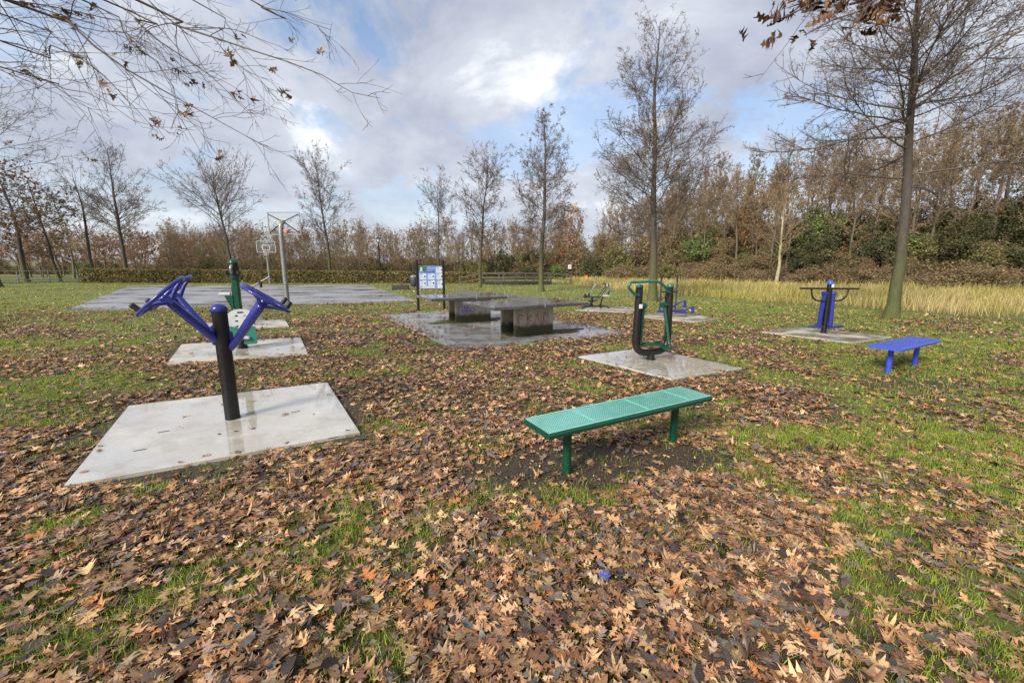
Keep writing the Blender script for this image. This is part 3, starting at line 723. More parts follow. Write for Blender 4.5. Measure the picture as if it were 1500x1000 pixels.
# ---- machine D: rower
def rower():
    Yd = 15.9; c = aty(880, 451, Yd)
    t = thing('rowing_trainer', 'thin framed rowing trainer with white round backrest and curved handles', 'fitness machine', (c[0], c[1], .03), rad(-2))
    k = Yd/600
    L = lambda px, py, y=0: ((px-880)*k, y, max(.02, (449.5-py)*k))
    mb = MB()
    mb.tube(round_path([L(852, 451, -.18), L(856, 447, -.12), L(866, 447), L(888, 447), L(891, 451, -.15)], .06, 4), .03, 10)
    mb.tube(round_path([L(879, 451.5, -.2), L(880, 447, -.06), L(880, 447, .15), L(881, 451, .3)], .05), .026, 10)
    mb.build('base_frame', M['brown'], t)
    mb = MB(); mb.tube([L(866, 447), L(867, 433)], .045, 12); mb.box(L(866, 445), (.12, .12, .14), bev=.02); mb.build('front_post', M['black'], t)
    mb = MB(); mb.tube([L(879, 447), L(881, 437), L(883, 433)], .028, 10); mb.box(L(879, 446), (.11, .1, .08), bev=.02); mb.build('rear_post', M['black'], t)
    mb = MB(); mb.tube([L(855, 433.5), L(880, 433)], .03, 10); mb.build('rail', M['green'], t)
    for s in (-1, 1):
        mb = MB(); mb.tube(round_path([L(862, 439.5, s*.2), L(872, 439.5, s*.2), L(880, 429, s*.2), L(889, 415, s*.2), L(882, 414.5, s*.2)] if s > 0 else [L(862, 439.5, s*.2), L(872, 439.5, s*.2), L(880, 429, s*.2), L(889, 415, s*.2)], .1, 5), .017, 8); mb.build('lever_arm', M['black'], t)
    mb = MB(); mb.tube(round_path([L(864, 431), L(868, 419), L(873, 414), L(878, 415)], .1, 5), .016, 8); mb.build('handle', M['grey_metal'], t)
    mb = MB(); mb.box(L(885.5, 431.5), (.32, .34, .05), bev=.02); mb.build('seat', M['white'], t)
    mb = MB(); b = np.array(L(889.5, 419)); nn = np.array([.85, -.45, .25]); nn /= np.linalg.norm(nn)
    mb.tube([b, b+nn*.03], .155, 24); mb.build('backrest', M['white'], t)
    mb = MB(); mb.tube([L(890, 430), L(891.5, 423)], .024, 8); mb.build('backrest_post', M['black'], t)
    for s in (-1, 1):
        mb = MB(); mb.box(L(856 if s < 0 else 863, 431, s*.13), (.10, .09, .14), 0, .5, 0, .02); mb.build('foot_pedal', M['rubber'], t)
rower()

# ---- machine F: blue and black pull station
def pull_station():
    Yd = 13.2; c = aty(975, 464, Yd)
    t = thing('leg_swing_station', 'black and blue station with blue folding foot bars beside the air walker', 'fitness machine', (c[0], c[1], .03), 0)
    k = Yd/600
    L = lambda px, py, y=0: ((px-975)*k, y, (463-py)*k)
    mb = MB(); mb.tube([(0, 0, 0), L(975, 427)], .05, 18); mb.build('post', M['brown'], t)
    mb = MB(); mb.tube([L(975, 433.5), L(975, 435)], .07, 16); mb.tube([L(975, 435), L(975, 452)], .065, 16); mb.build('sleeve', M['black'], t)
    mb = MB(); mb.tube([L(966, 427.5), L(990, 427.5)], .022, 10); mb.build('crossbar', M['brown'], t)
    for x, top in ((965.5, 404), (988.5, 403)):
        mb = MB(); mb.tube([L(x, 457), L(x, top+9)], .022, 10); mb.build('upright', M['dkblue'], t)
        mb = MB(); mb.tube([L(x, top+9), L(x, top)], .03, 10); mb.build('grip', M['rubber'], t)
    mb = MB(); mb.tube([L(962, 456), L(975, 455), L(1004, 454)], .03, 10); mb.box(L(968, 456, -.05), (.2, .16, .05), bev=.015); mb.box(L(996, 457, -.08), (.34, .2, .04), .1, 0, 0, .015); mb.build('foot_bar', M['blue'], t)
    for pts in ([L(986, 449, .1), L(999, 442, .1), L(1004, 442, .1)], [L(998, 456, -.1), L(1006, 450, -.1), L(1012, 450, -.1)]):
        mb = MB(); mb.tube(pts, .024, 10); e = np.array(pts[-1]); mb.tube([e+[0, 0, .04], e-[0, 0, .15]], .038, 12); mb.tube([e-[.06, 0, .15], e+[.06, 0, -.15]], .03, 10); mb.build('foot_lever', M['blue'], t)
pull_station()

# ---- benches
def perforated(name, base):
    m, nt, b = newmat(name)
    tc = nt.nodes.new('ShaderNodeTexCoord'); mp = nt.nodes.new('ShaderNodeMapping'); mp.inputs['Scale'].default_value = (62, 62, 0); mp.inputs['Rotation'].default_value = (0, 0, PI/4)
    nt.links.new(tc.outputs['Object'], mp.inputs[0]); v = nt.nodes.new('ShaderNodeTexVoronoi'); v.inputs['Randomness'].default_value = 0; v.inputs['Scale'].default_value = 1
    nt.links.new(mp.outputs[0], v.inputs['Vector'])
    f = noise(nt, 5, 5, .7)
    mx = N(nt, 'ShaderNodeMix', data_type='RGBA')
    nt.links.new(ramp(nt, f, [(.35, tuple(q*.8 for q in base)), (.6, base)]), mx.inputs['A']); mx.inputs['B'].default_value = (base[0]*.3, base[1]*.3, base[2]*.3, 1)
    nt.links.new(ramp(nt, v.outputs['Distance'], [(.22, g3(1)), (.30, g3(0))]), mx.inputs['Factor'])
    nt.links.new(mx.outputs['Result'], b.inputs['Base Color'])
    nt.links.new(ramp(nt, noise(nt, 9, 4), [(.4, g3(.12)), (.62, g3(.4))]), b.inputs['Roughness'])
    b.inputs['Coat Weight'].default_value = .9; b.inputs['Coat Roughness'].default_value = .12
    bp = nt.nodes.new('ShaderNodeBump'); bp.inputs['Strength'].default_value = .25; bp.inputs['Distance'].default_value = .003
    nt.links.new(ramp(nt, v.outputs['Distance'], [(.25, g3(0)), (.36, g3(1))]), bp.inputs['Height']); nt.links.new(bp.outputs[0], b.inputs['Normal'])
    return m
def bench(label, c, rz, L, W, H, top, leg, legx, seams):
    t = thing('bench', label, 'bench', (c[0], c[1], float(gz(c[0], c[1]))), rz, 'backless benches on round posts')
    s = MB(); prof = [(-W/2, H-.045), (-W/2-.004, H-.02), (-W/2+.008, H-.003), (-W/2+.025, H), (W/2-.025, H), (W/2-.008, H-.003), (W/2+.004, H-.02), (W/2, H-.045), (W/2-.02, H-.048), (-W/2+.02, H-.048)]
    n = len(prof); V = [(-L/2, p[0], p[1]) for p in prof]+[(L/2, p[0], p[1]) for p in prof]
    s.add(V, [tuple(range(n))[::-1], tuple(range(n, 2*n))]+[(i, (i+1) % n, n+(i+1) % n, n+i) for i in range(n)])
    so = s.build('seat', top, t)
    if seams:
        so.data.materials.append(leg)
        for p in so.data.polygons:
            if abs(p.normal.z) < .8 or p.center.z < H-.02: p.material_index = 1
    if seams:
        for x in seams:
            q = MB(); q.box((x, 0, H+.0012), (.010, W-.07, .0035), bev=.001); q.build('weld_seam', M['seam'], so)
        q = MB(); q.box((0, -W/2+.012, H+.001), (L-.02, .016, .004), bev=.001); q.box((0, W/2-.012, H+.001), (L-.02, .016, .004), bev=.001); q.build('rolled_rim', M['seam'], so)
    for x in legx:
        q = MB(); q.tube([(x, 0, -.06), (x, 0, H-.04)], .034, 20); q.box((x, 0, H-.058), (.06, W*.8, .02), bev=.004); q.build('leg', leg, t)
M['seam'] = paint('seam_green', (.20, .52, .40), .25)
M['perf'] = perforated('perforated_green', (.13, .48, .37))  # pale top against dark green sides: sky reflection painted into the base
M['benchtop_blue'] = paint('benchtop_blue', (.06, .11, .55), .28)
bench('long green perforated metal bench on two round posts in bare mud', (.955, 3.285), D29, 1.78, .345, .46, M['perf'], M['green'], (-.60, .62), (-.45, .12, .62))
bench('smooth bright blue bench standing right of the air walker', (6.2, 6.34), D29, 1.52, .40, .44, M['benchtop_blue'], M['bench_blue'], (-.50, .50), None)

# ---- table tennis tables
def scrawl(t, strokes, mat, name, M4, w):
    mb = MB()
    for st in strokes:
        P = smooth_path([(p[0], p[1], 0) for p in st], 5); n = len(P)
        V = []
        for i in range(n):
            d = P[min(i+1, n-1)]-P[max(i-1, 0)]; d /= np.linalg.norm(d)+1e-9; nn = np.array([-d[1], d[0], 0])*w*(.7+.5*math.sin(i*1.7)**2)
            V += [M4 @ Vector(P[i]+nn), M4 @ Vector(P[i]-nn)]
        mb.add(V, [(2*i, 2*i+1, 2*i+3, 2*i+2) for i in range(n-1)])
    return mb.build(name, mat, t)
M['red_spray'] = mat_noisy('red_spray', (.36, .07, .045), (.34, .20, .16), 30, (.6, .8), 0)
M['violet_spray'] = mat_noisy('violet_spray', (.12, .11, .42), (.20, .18, .34), 20, (.6, .8), 0)
M['chalk'] = mat_noisy('chalk_paint', (.3, .29, .28), (.12, .11, .10), 30, (.6, .8), 0)
def tt_table(label, c, rz, bc, spray, strokes, edge_text, L=2.56, W=1.6):
    t = thing('tennis_table', label, 'tennis table', (c[0], c[1], .022), rz, 'concrete table tennis tables')
    for s in (-1, 1):
        mb = MB(); mb.box((s*(L/4+.002), 0, .725), (L/2-.006, W, .072), bev=.012); mb.build('tabletop', M['table'], t)
    ox, oy, bl, bw, th = bc[0], bc[1], bc[2], bc[3], .06
    mb = MB()
    for s in (-1, 1): mb.box((ox, oy+s*(bw/2-th/2), .344), (bl, th, .688), bev=.006)
    mb.box((ox, oy, .664), (bl-.01, bw-2*th, .048)); mb.box((ox+bl/2-.05, oy, .32), (.05, bw-2*th, .64)); mb.build('base', M['block'], t)
    mb = MB(); n = 40
    # punched metal net: two rails and a lattice of bars
    for z in (.775, .90): mb.box((0, 0, z), (.012, W-.02, .012))
    for k in range(60): mb.box((0, -W/2+.03+k*(W-.06)/59, .838), (.005, .007, .116))
    for z in (.80, .83, .86): mb.box((0, 0, z), (.004, W-.03, .006))
    mb.build('net', M['net'], t)
    for s in (-1, 1):
        mb = MB(); mb.box((0, s*(W/2+.004), .80), (.03, .02, .22), bev=.004); mb.build('net_bracket', M['steel'], t)
    Mx = Matrix.Translation((ox-bl/2+.06, oy-bw/2-.003, .12)) @ Matrix.Rotation(PI/2, 4, 'X')
    scrawl(t, strokes, spray, 'graffiti', Mx @ Matrix.Diagonal((.92, .85, 1, 1)), .013)
    if edge_text:
        Mx = Matrix.Translation((-L/2+.10, -W/2-.003, .70)) @ Matrix.Rotation(PI/2, 4, 'X')
        st = []; x = 0
        for k in range(15):
            st.append([(x, .005), (x+.015, .04+.01*(k % 3)), (x+.03, .01)] if k % 2 else [(x+.03, .045), (x, .03), (x+.02, .008), (x+.035, .012)]); x += .045
        scrawl(t, st, M['chalk'], 'scribble', Mx, .004)
    return t
red = [[(.20, .40), (.10, .43), (.02, .36), (.03, .24), (.06, .18)], [(.30, .46), (.32, .30), (.33, .10)], [(.26, .33), (.38, .36)], [(.45, .42), (.36, .30), (.46, .22)],
       [(.52, .16), (.58, .32), (.62, .44)], [(.62, .44), (.66, .30), (.68, .16)], [(.74, .44), (.73, .16)], [(.80, .16), (.81, .45), (.88, .40), (.82, .30), (.90, .16)], [(.94, .44), (.93, .30)]]
vio = [[(.06, .10), (.02, .28), (.08, .42), (.16, .36), (.14, .16), (.05, .08)], [(.20, .12), (.24, .42), (.30, .18), (.34, .44)], [(.28, .10), (.36, .12), (.40, .34), (.30, .36)], [(.46, .16), (.44, .30), (.52, .36), (.56, .26), (.48, .24)], [(.62, .36), (.70, .38), (.80, .34)], [(.10, .24), (.30, .26), (.50, .22)]]
tt_table('nearer table tennis table with red graffiti on its concrete base', (.32, 9.72), rad(31.5), (.12, .12, 1.10, .66), M['red_spray'], red, True)
tt_table('farther table tennis table with violet graffiti on its concrete base', (-1.33, 12.0), rad(27), (.13, .1, 1.10, .62), M['violet_spray'], vio, False)
mosspatch(.85, 9.95, (1.15, .40), rad(30), 3); mosspatch(-1.25, 12.2, (1.2, .45), rad(28), 5)

# ---- information board
def board():
    t = thing('info_board', 'white and blue exercise instruction board between two black posts', 'board', (-3.48, 15.2, 0), rad(24))
    W = .98
    for x in (0, W):
        mb = MB(); mb.tube([(x, 0, -.05), (x, 0, 1.83)], .048, 18); p = mb.build('post', M['black'], t)
        q = MB(); q.dome((x, 0, 1.83), .052, .045, 16); q.build('post_cap', M['brown'], p)
    mb = MB(); mb.box((W/2, 0, 1.22), (W-.11, .022, .83), bev=.004); pn = mb.build('panel', mat_noisy('board_blue', (.18, .30, .62), (.20, .34, .66), 3, (.25, .35), 0), t)
    def card(x0, x1, z0, z1, mat, name, y=-.0135):
        mb = MB(); mb.box(((x0+x1)/2, y, (z0+z1)/2), (x1-x0, .004, z1-z0)); return mb.build(name, mat, pn)
    card(.065, .36, 1.44, 1.625, mat_noisy('board_green', (.02, .12, .06), (.10, .25, .07), 9, (.3, .4), 0), 'green_header')
    wm = mat_noisy('board_white', (.62, .66, .72), (.74, .77, .80), 12, (.3, .4), 0); ink = mat_noisy('board_ink', (.06, .07, .14), (.12, .14, .22), 12, (.3, .4), 0)
    mb = MB(); Mx = Matrix.Translation((.155, -.018, 1.52)) @ Matrix.Rotation(PI/2, 4, 'X')
    mb.prism([(.035*math.cos(a), .035*math.sin(a)+.03) for a in np.linspace(0, 2*PI, 13)[:-1]], 0, .003, Mx); mb.prism([(-.05, -.07), (.05, -.07), (.035, -.005), (-.035, -.005)], 0, .003, Mx); mb.build('figure_emblem', wm, pn)
    card(.28, .64, 1.405, 1.485, mat_noisy('board_navy', (.012, .02, .22), (.02, .03, .3), 5, (.3, .4), 0), 'title_strip', -.0165)
    tx = MB()
    for k in range(11): tx.box((.31+.03*k, -.0205, 1.447), (.018, .003, .018+.008*(k % 3)))
    tx.build('title_text', wm, pn)
    cells = [(.715, .915, 1.38, 1.60)]+[(x, x+.20, z, z+.205) for z in (1.15, .905) for x in (.085, .40, .715)]
    cells[-1] = (.745, .93, .82, 1.11)
    cells.append((.085, .60, .83, .885))
    cb = mat_noisy('card_blue', (.05, .12, .45), (.06, .15, .5), 5, (.3, .4), 0); pt = mat_noisy('pale_text', (.35, .38, .45), (.42, .45, .5), 5, (.3, .4), 0)
    rg = random.Random(3)
    for (x0, x1, z0, z1) in cells:
        x1 += .05
        mb = MB(); mb.box(((x0+x1)/2, -.0135, (z0+z1)/2), (x1-x0, .005, z1-z0)); cd_ = mb.build('exercise_card', wm, t)
        mb = MB(); mb.box((x0+.055, -.0175, z1-.018), (.09, .003, .014)); mb.build('heading', cb, cd_)
        if z1-z0 > .1:
            mb = MB()
            for j in range(5): mb.box((x0+.065, -.0175, z1-.05-.024*j), (.08+.03*rg.random(), .003, .006))
            mb.build('text', pt, cd_)
            mb = MB(); mb.box((x1-.055, -.0175, (z0+z1)/2), (.035+.02*rg.random(), .003, .05+.03*rg.random())); mb.build('picture', ink, cd_)
board()

# ---- basketball hoops
def hoop(label, c, rz, H=3.98):
    t = thing('basketball_hoop', label, 'basketball hoop', (c[0], c[1], .02), rz, 'hoops at both ends of the court')
    mb = MB(); mb.tube(round_path([(0, 0, -.02), (0, 0, 2.9), (0, -.06, 3.3), (0, -.26, 3.42)], .3, 6), .09, 16)
    mb.build('pole', M['steel'], t)
    b0, b1, w = (2.90, 3.80, 1.38) if c[1] < 25 else (2.90, 3.88, 1.5)
    gl = newmat('scratched_clear_board'); g = gl[2]; g.inputs['Base Color'].default_value = (.3, .3, .29, 1); g.inputs['Alpha'].default_value = .12; g.inputs['Roughness'].default_value = .35
    mb = MB(); mb.box((0, -.32, (b0+b1)/2), (w-.06, .015, b1-b0-.06)); bd = mb.build('backboard', gl[0], t)
    fr = MB()
    for s in (-1, 1): fr.box((s*(w/2-.02), -.32, (b0+b1)/2), (.035, .03, b1-b0))
    for z in (b0, b1): fr.box((0, -.32, z), (w-.07, .026, .035))
    fr.build('board_frame', M['net'] if c[1] < 25 else M['sticker'], bd)
    ln = MB()
    for s in (-1, 1): ln.box((s*.28, -.337, 3.32), (.05, .008, .43))
    for z in (3.09, 3.53): ln.box((0, -.3385, z), (.51, .008, .05))
    ln.build('target_frame', M['sticker'], bd)
    br = MB()
    for sx in (-1, 1):
        for z in (b0+.08, b1-.08): br.tube([(0, -.24, 3.42), (sx*(w/2-.06), -.295, z)], .022, 8)
    br.build('brace', M['black'], t)
    rm = MB(); rm.ring((0, -.65, 3.03), (0, 0, 1), .23, .014, 28, 8); rm.box((0, -.36, 3.03), (.18, .08, .10)); 
    for s in (-1, 1): rm.tube([(s*.06, -.33, 2.95), (s*.12, -.46, 3.02)], .01, 6)
    rm.build('rim', M['orange'], t)
    nt = MB()
    for k in range(12):
        a = 2*PI*k/12; nt.tube([(.23*math.cos(a), -.65+.23*math.sin(a), 3.02), (.15*math.cos(a+.3), -.65+.15*math.sin(a+.3), 2.80), (.13*math.cos(a), -.65+.13*math.sin(a), 2.62)], .006, 4)
    nt.build('hoop_net', M['sticker'], t)
hoop('nearer basketball hoop seen from behind, clear board with crossed black braces', (-9.47, 17.3), rad(180)-rad(2))
hoop('far basketball hoop facing the camera with white square and orange rim', (-22.6, 38.6), rad(28))

# ---- lounger and bin beside the court
c = at(587, 424); t = thing('lounger', 'low grey concrete lounger beside the dark litter bin', 'lounger', (c[0], c[1], 0), rad(10))
mb = MB(); mb.box((0, 0, .16), (1.15, .7, .30), bev=.02); mb.build('base', M['dark_wood'], t)
mb = MB(); mb.box((-.1, 0, .34), (1.05, .62, .06), bev=.01); mb.build('seat', M['wood'], t)
mb = MB(); mb.box((.2, 0, .56), (.75, .62, .06), 0, -.7, 0, .01); mb.build('backrest', M['wood'], t)
c = at(607, 424); t = thing('litter_bin', 'dark oval litter bin with pale rim left of the board', 'bin', (c[0], c[1], 0), rad(10))
mb = MB(); mb.tube([(0, 0, 0), (0, 0, .35)], .05, 10); mb.build('stand', M['steel'], t)
mb = MB(); mb.tube([(0, 0, .22), (0, 0, .30), (0, 0, .82), (0, 0, .88)], [.22, .27, .27, .24], 18); mb.build('bin_body', mat_noisy('bin_blue', (.02, .022, .04), (.05, .05, .08), 8), t)
mb = MB(); mb.tube([(0, 0, .88), (0, 0, .93)], .28, 18); mb.dome((0, 0, .93), .28, .1, 18); mb.build('lid', M['steel'], t)

# ---- street lamp behind the hedge
c = aty(557, 400, 46); t = thing('street_lamp', 'slim dark park lamp with pale lantern behind the clipped hedge', 'lamp', (c[0], 46, 0))
mb = MB(); mb.tube([(0, 0, 0), (0, 0, 4.3)], [.09, .06], 10); mb.build('pole', M['black'], t)
mb = MB(); mb.tube([(0, 0, 4.3), (0, 0, 4.62)], [.12, .2], 12); mb.build('lantern', M['sticker'], t)
mb = MB(); mb.tube([(0, 0, 4.62), (0, 0, 4.75)], [.28, .08], 12); mb.build('lamp_hood', M['black'], t)

# ---- wooden footbridge railings
def footbridge():
    t = thing('footbridge', 'weathered wooden footbridge with rails between the two thin trees', 'footbridge', (-2.9, 38, 0), rad(3))
    L = 6.6
    mb = MB(); mb.box((L/2, .9, .14), (L, 1.9, .16), bev=.01)
    for k in range(22): mb.box((.15+k*.3, -.07, .18), (.22, .06, .30))
    mb.build('deck', M['dark_wood'], t)
    for y in (0, 1.8):
        for x in ([.1, 1.7, 3.3, 4.9, 6.5] if y == 0 else [.1, 2.2, 4.3, 6.5]):
            mb = MB(); mb.box((x, y, .5), (.13, .13, 1.1 if x != 4.9 else 1.25), bev=.01); mb.build('rail_post', M['wood'], t)
        for z in (.62, 1.02):
            mb = MB(); mb.box((L/2, y-.09, z), (L+.1, .05, .12), bev=.006); mb.build('rail', M['wood'], t)
    for s, x0, x1 in ((0, -1.9, 0), (1, L, L+1.8)):
        mb = MB()
        for z in ((.5, .95)):
            a, b = (x0, z-.3), (x1, z+.05)
            if s: a, b = (x0, z+.05), (x1, z-.1)
            mb.box(((x0+x1)/2, -.09, (a[1]+b[1])/2), (math.hypot(x1-x0, b[1]-a[1]), .05, .10), 0, -math.atan2(b[1]-a[1], x1-x0))
        mb.box((x0 if not s else x1, 0, .35), (.12, .12, .75)); mb.build('rail_end', M['wood'], t)
footbridge()

# ---- small sign, orange marker, far bench
c = at(834, 410); t = thing('small_sign', 'small white sign plate on a thin dark post', 'sign', (c[0], c[1], 0))
mb = MB(); mb.tube([(0, 0, 0), (0, 0, 1.75)], .05, 8); mb.build('post', M['black'], t)
mb = MB(); mb.box((0, -.06, 1.62), (.40, .03, .50), bev=.01); p_ = mb.build('sign_plate', M['sticker'], t)
mb = MB(); mb.box((0, -.079, 1.62), (.22, .008, .28)); mb.build('sign_mark', mat_noisy('sign_grey', (.3, .32, .45), (.4, .42, .5), 8), p_)
c = at(858, 412); t = thing('orange_marker', 'small orange forked board standing in the far grass', 'marker', (c[0], c[1], 0))
mb = MB(); mb.box((0, 0, .42), (.34, .05, .42), bev=.01)
for s in (-1, 1): mb.box((s*.14, 0, .64), (.10, .05, .16), bev=.01)
mb.build('marker_board', M['orange'], t)
mb = MB()
for s in (-1, 1): mb.box((s*.12, .03, .2), (.06, .06, .4))
mb.build('marker_stake', M['wood'], t)
c = at(1151, 419); t = thing('bench', 'dark wooden bench beside the pale birch before the bank', 'bench', (c[0], c[1], 0), rad(-6))
mb = MB(); mb.box((0, 0, .48), (1.9, .4, .06)); mb.build('seat', M['dark_wood'], t)
mb = MB(); mb.box((0, .2, .80), (1.9, .05, .14)); mb.box((0, .2, .62), (1.9, .05, .10)); mb.build('backrest', M['dark_wood'], t)
for s in (-1, 1):
    mb = MB(); mb.box((s*.8, 0, .24), (.08, .38, .46)); mb.box((s*.8, .22, .6), (.06, .05, .5)); mb.build('leg', M['dark_wood'], t)

# ---- metal fence and gate at the left
def fence():
    A, B = np.array([-49.5, 36.3]), np.array([-44.6, 42.6])
    t = thing('metal_fence', 'pale grey metal rail fence running up to the hedge end', 'fence', (A[0], A[1], 0), math.atan2(B[1]-A[1], B[0]-A[0]))
    L = np.linalg.norm(B-A)
    for x in np.linspace(0, L, 5):
        mb = MB(); mb.tube([(x, 0, 0), (x, 0, 1.28)], .05, 8); mb.build('fence_post', M['steel'], t)
    for z in (1.22, .38, .16):
        mb = MB(); mb.tube([(0, 0, z), (L, 0, z)], .035 if z > 1 else .05, 6); mb.build('rail', M['steel'], t)
    t2 = thing('metal_gate', 'low grey barred gate left of the metal rail fence', 'gate', (-44.6-9.5, 36.6, 0), rad(-4))
    L = 4.6
    mb = MB()
    for z in (.12, 1.15): mb.tube([(0, 0, z), (L, 0, z)], .03, 6)
    for x in (0, L/2, L): mb.tube([(x, 0, .12), (x, 0, 1.15)], .03, 6)
    mb.build('gate_frame', M['steel'], t2)
    mb = MB()
    for k in range(24): mb.tube([(.1+k*.19, 0, .12), (.1+k*.19, 0, .9)], .014, 5)
    mb.build('gate_bars', M['steel'], t2)
    for x in (-.3, L+.2):
        mb = MB(); mb.box((x, 0, .66), (.28, .28, 1.32), bev=.02); mb.build('gate_post', M['steel'], t2)
fence()
# ------------------------------------------------------------------ tree generator (vectorised)
def unit(v): return v/(np.linalg.norm(v, axis=-1, keepdims=True)+1e-9)
def grow(P0, D0, L, K, wob, up, rg):
    n = len(P0); pts = np.zeros((n, K, 3)); pts[:, 0] = P0; D = unit(D0); st = (L/(K-1))[:, None]
    upv = np.asarray(up) if hasattr(up, '__len__') else np.full(n, up)
    for k in range(1, K):
        D = unit(D+rg.normal(0, wob, (n, 3))+np.stack([0*upv, 0*upv, upv], -1)); pts[:, k] = pts[:, k-1]+D*st
    return pts
def sample(pts, idx, t):
    K = pts.shape[1]; f = t*(K-1); i = np.minimum(f.astype(int), K-2); a = (f-i)[:, None]
    A, B = pts[idx, i], pts[idx, i+1]; return A*(1-a)+B*a, unit(B-A)
def tubes(pts, R, S):
    n, K, _ = pts.shape
    T = np.empty_like(pts); T[:, 1:-1] = pts[:, 2:]-pts[:, :-2]; T[:, 0] = pts[:, 1]-pts[:, 0]; T[:, -1] = pts[:, -1]-pts[:, -2]; T = unit(T)
    ref = np.where(np.abs(T[:, :1, 2:3]) < .9, np.array([0, 0, 1.]), np.array([1., 0, 0])); ref = np.broadcast_to(ref, T.shape)
    a = unit(np.cross(T, ref)); b = np.cross(T, a); th = 2*PI*np.arange(S)/S
    V = pts[:, :, None, :]+R[:, :, None, None]*(np.cos(th)[None, None, :, None]*a[:, :, None, :]+np.sin(th)[None, None, :, None]*b[:, :, None, :])
    i, k, s = np.meshgrid(np.arange(n), np.arange(K-1), np.arange(S), indexing='ij')
    q = lambda kk, ss: (i*K+kk)*S+ss % S
    F = np.stack([q(k, s), q(k, s+1), q(k+1, s+1), q(k+1, s)], -1).reshape(-1, 4)
    return V.reshape(-1, 3), F
def children(pts, L, per, t0, t1, ang, lf, K, wob, up, rg, flat=0, dirs=None):
    n = len(pts); idx = np.repeat(np.arange(n), per); t = rg.uniform(t0, t1, n*per)
    kp = rg.random(len(idx)) < np.clip(L[idx]/(.7*np.max(L)), .12, 1) if n > 12 else np.ones(len(idx), bool); idx = idx[kp]; t = t[kp]
    P, T = sample(pts, idx, t); r = rg.normal(0, 1, P.shape); r[:, 2] *= (1-flat); perp = unit(r-T*np.sum(r*T, -1, keepdims=True))
    a = rg.normal(ang, .17, len(idx))[:, None]; D = np.cos(a)*T+np.sin(a)*perp
    Lc = L[idx]*lf*(1.15-.75*t)*rg.uniform(.6, 1.25, len(idx))
    return grow(P, D, Lc, K, wob, up, rg), Lc, idx, t
def leafquads(P, s, color, rg, acc):
    n = len(P); R = rot_from(rg.uniform(0, 2*PI, n), rg.normal(0, 1, n), rg.normal(0, 1, n))
    q = np.array([(-.5, 0, 0), (0, -.3, .05), (.5, 0, 0), (0, .3, .05)])
    V = np.einsum('nij,kj->nki', R, q)*s[:, None, None]+P[:, None, :]
    F = (np.array([(0, 1, 2), (0, 2, 3)])[None]+(np.arange(n)*4)[:, None, None]).reshape(-1, 3)
    acc.add(V.reshape(-1, 3), F, np.repeat(color, 4, 0))
def cap_r(Lc, r0, K): return r0[:, None]*np.linspace(1, .45, K)[None, :]

def tree_mesh(seed, H, r0, cb, Rmax, n1, per2, per3, per4, e0=.15, e1=.95, prof='cone', tw=.0045, wob=.03, lean=(0, 0), seeds=0, sc=None, ss=.05, thick=1.0, droop=0, trunk_top=1.0, leaf_t=(.3, 1)):
    rg = np.random.default_rng(seed)
    D0 = np.array([[lean[0], lean[1], 1.]]); trunk = grow(np.array([[0, 0, -.1]]), D0, np.array([H*trunk_top]), 22, wob, .03, rg)
    tt = np.linspace(0, 1, 22); rr = (r0*(1-tt)**.85+.012)*(1+.55*np.exp(-tt*40)); 
    TV, TF = tubes(trunk, rr[None], 14)
    TV = TV+rg.normal(0, 1, TV.shape)*np.repeat(rr, 14)[:, None]*.05
    t = np.sort(cb+(1-cb)*rg.uniform(0, .97, n1)**1.0); P, T = sample(trunk, np.zeros(n1, int), t)
    az = np.arange(n1)*2.399+rg.normal(0, .35, n1); u = (t-cb)/(1-cb); el = e0+(e1-e0)*u+rg.normal(0, .12, n1)
    if prof == 'cone': L = Rmax*np.minimum(1, .75+u*1.2)*(1-u)**.62
    elif prof == 'oval': L = Rmax*(np.sin(PI*np.clip(u*.82+.18, 0, 1))**.6)
    else: L = Rmax*(1-.55*u)
    L = np.maximum(L, Rmax*.12)*rg.uniform(.75, 1.15, n1)
    D = np.stack([np.cos(az)*np.cos(el), np.sin(az)*np.cos(el), np.sin(el)], -1)
    p1 = grow(P, D, L/np.maximum(np.cos(el), .5), 10, .095, .035-droop*(1-u), rg)
    r1 = np.clip(.006+.005*L*thick, .010, r0*.4)*(1-.3*u)
    B = []; B.append(tubes(p1, r1[:, None]*np.linspace(1, .22, 10)[None]**1, 6))
    L1 = L
    p2, L2, i2, _ = children(p1, L1, per2, .15, 1, .72, .42, 6, .10, .03, rg, .35)
    r2 = np.clip(.36*r1[i2], tw*1.3, .03); B.append(tubes(p2, cap_r(L2, r2, 6), 4))
    p3, L3, i3, _ = children(p2, np.maximum(L2, .35), per3, .15, 1, .7, .5, 4, .14, .03, rg, .2)
    B.append(tubes(p3, cap_r(L3, np.full(len(p3), tw*1.15), 4), 3))
    last = p3
    if per4:
        p4, L4, i4, _ = children(p3, np.maximum(L3, .3), per4, .1, 1, .75, .6, 3, .12, .03, rg, .1)
        B.append(tubes(p4, cap_r(L4, np.full(len(p4), tw*.85), 3), 3)); last = p4
    V = []; F = []; n = 0
    for v, f in B: V.append(v); F.append(f+n); n += len(v)
    acc = None
    if seeds:
        k = int(len(last)*seeds); ii = rg.integers(0, len(last), k); P, _ = sample(last, ii, rg.uniform(*leaf_t, k)); acc = Acc()
        sc = np.array(sc); c = sc[rg.integers(0, len(sc), k)]*rg.uniform(.7, 1.3, (k, 1))
        leafquads(P+rg.normal(0, .02, P.shape), rg.uniform(.6, 1.3, k)*ss, c, rg, acc); acc = acc.out()
    return dict(trunk=(TV, TF), crown=(np.concatenate(V), np.concatenate(F)), leaves=acc)
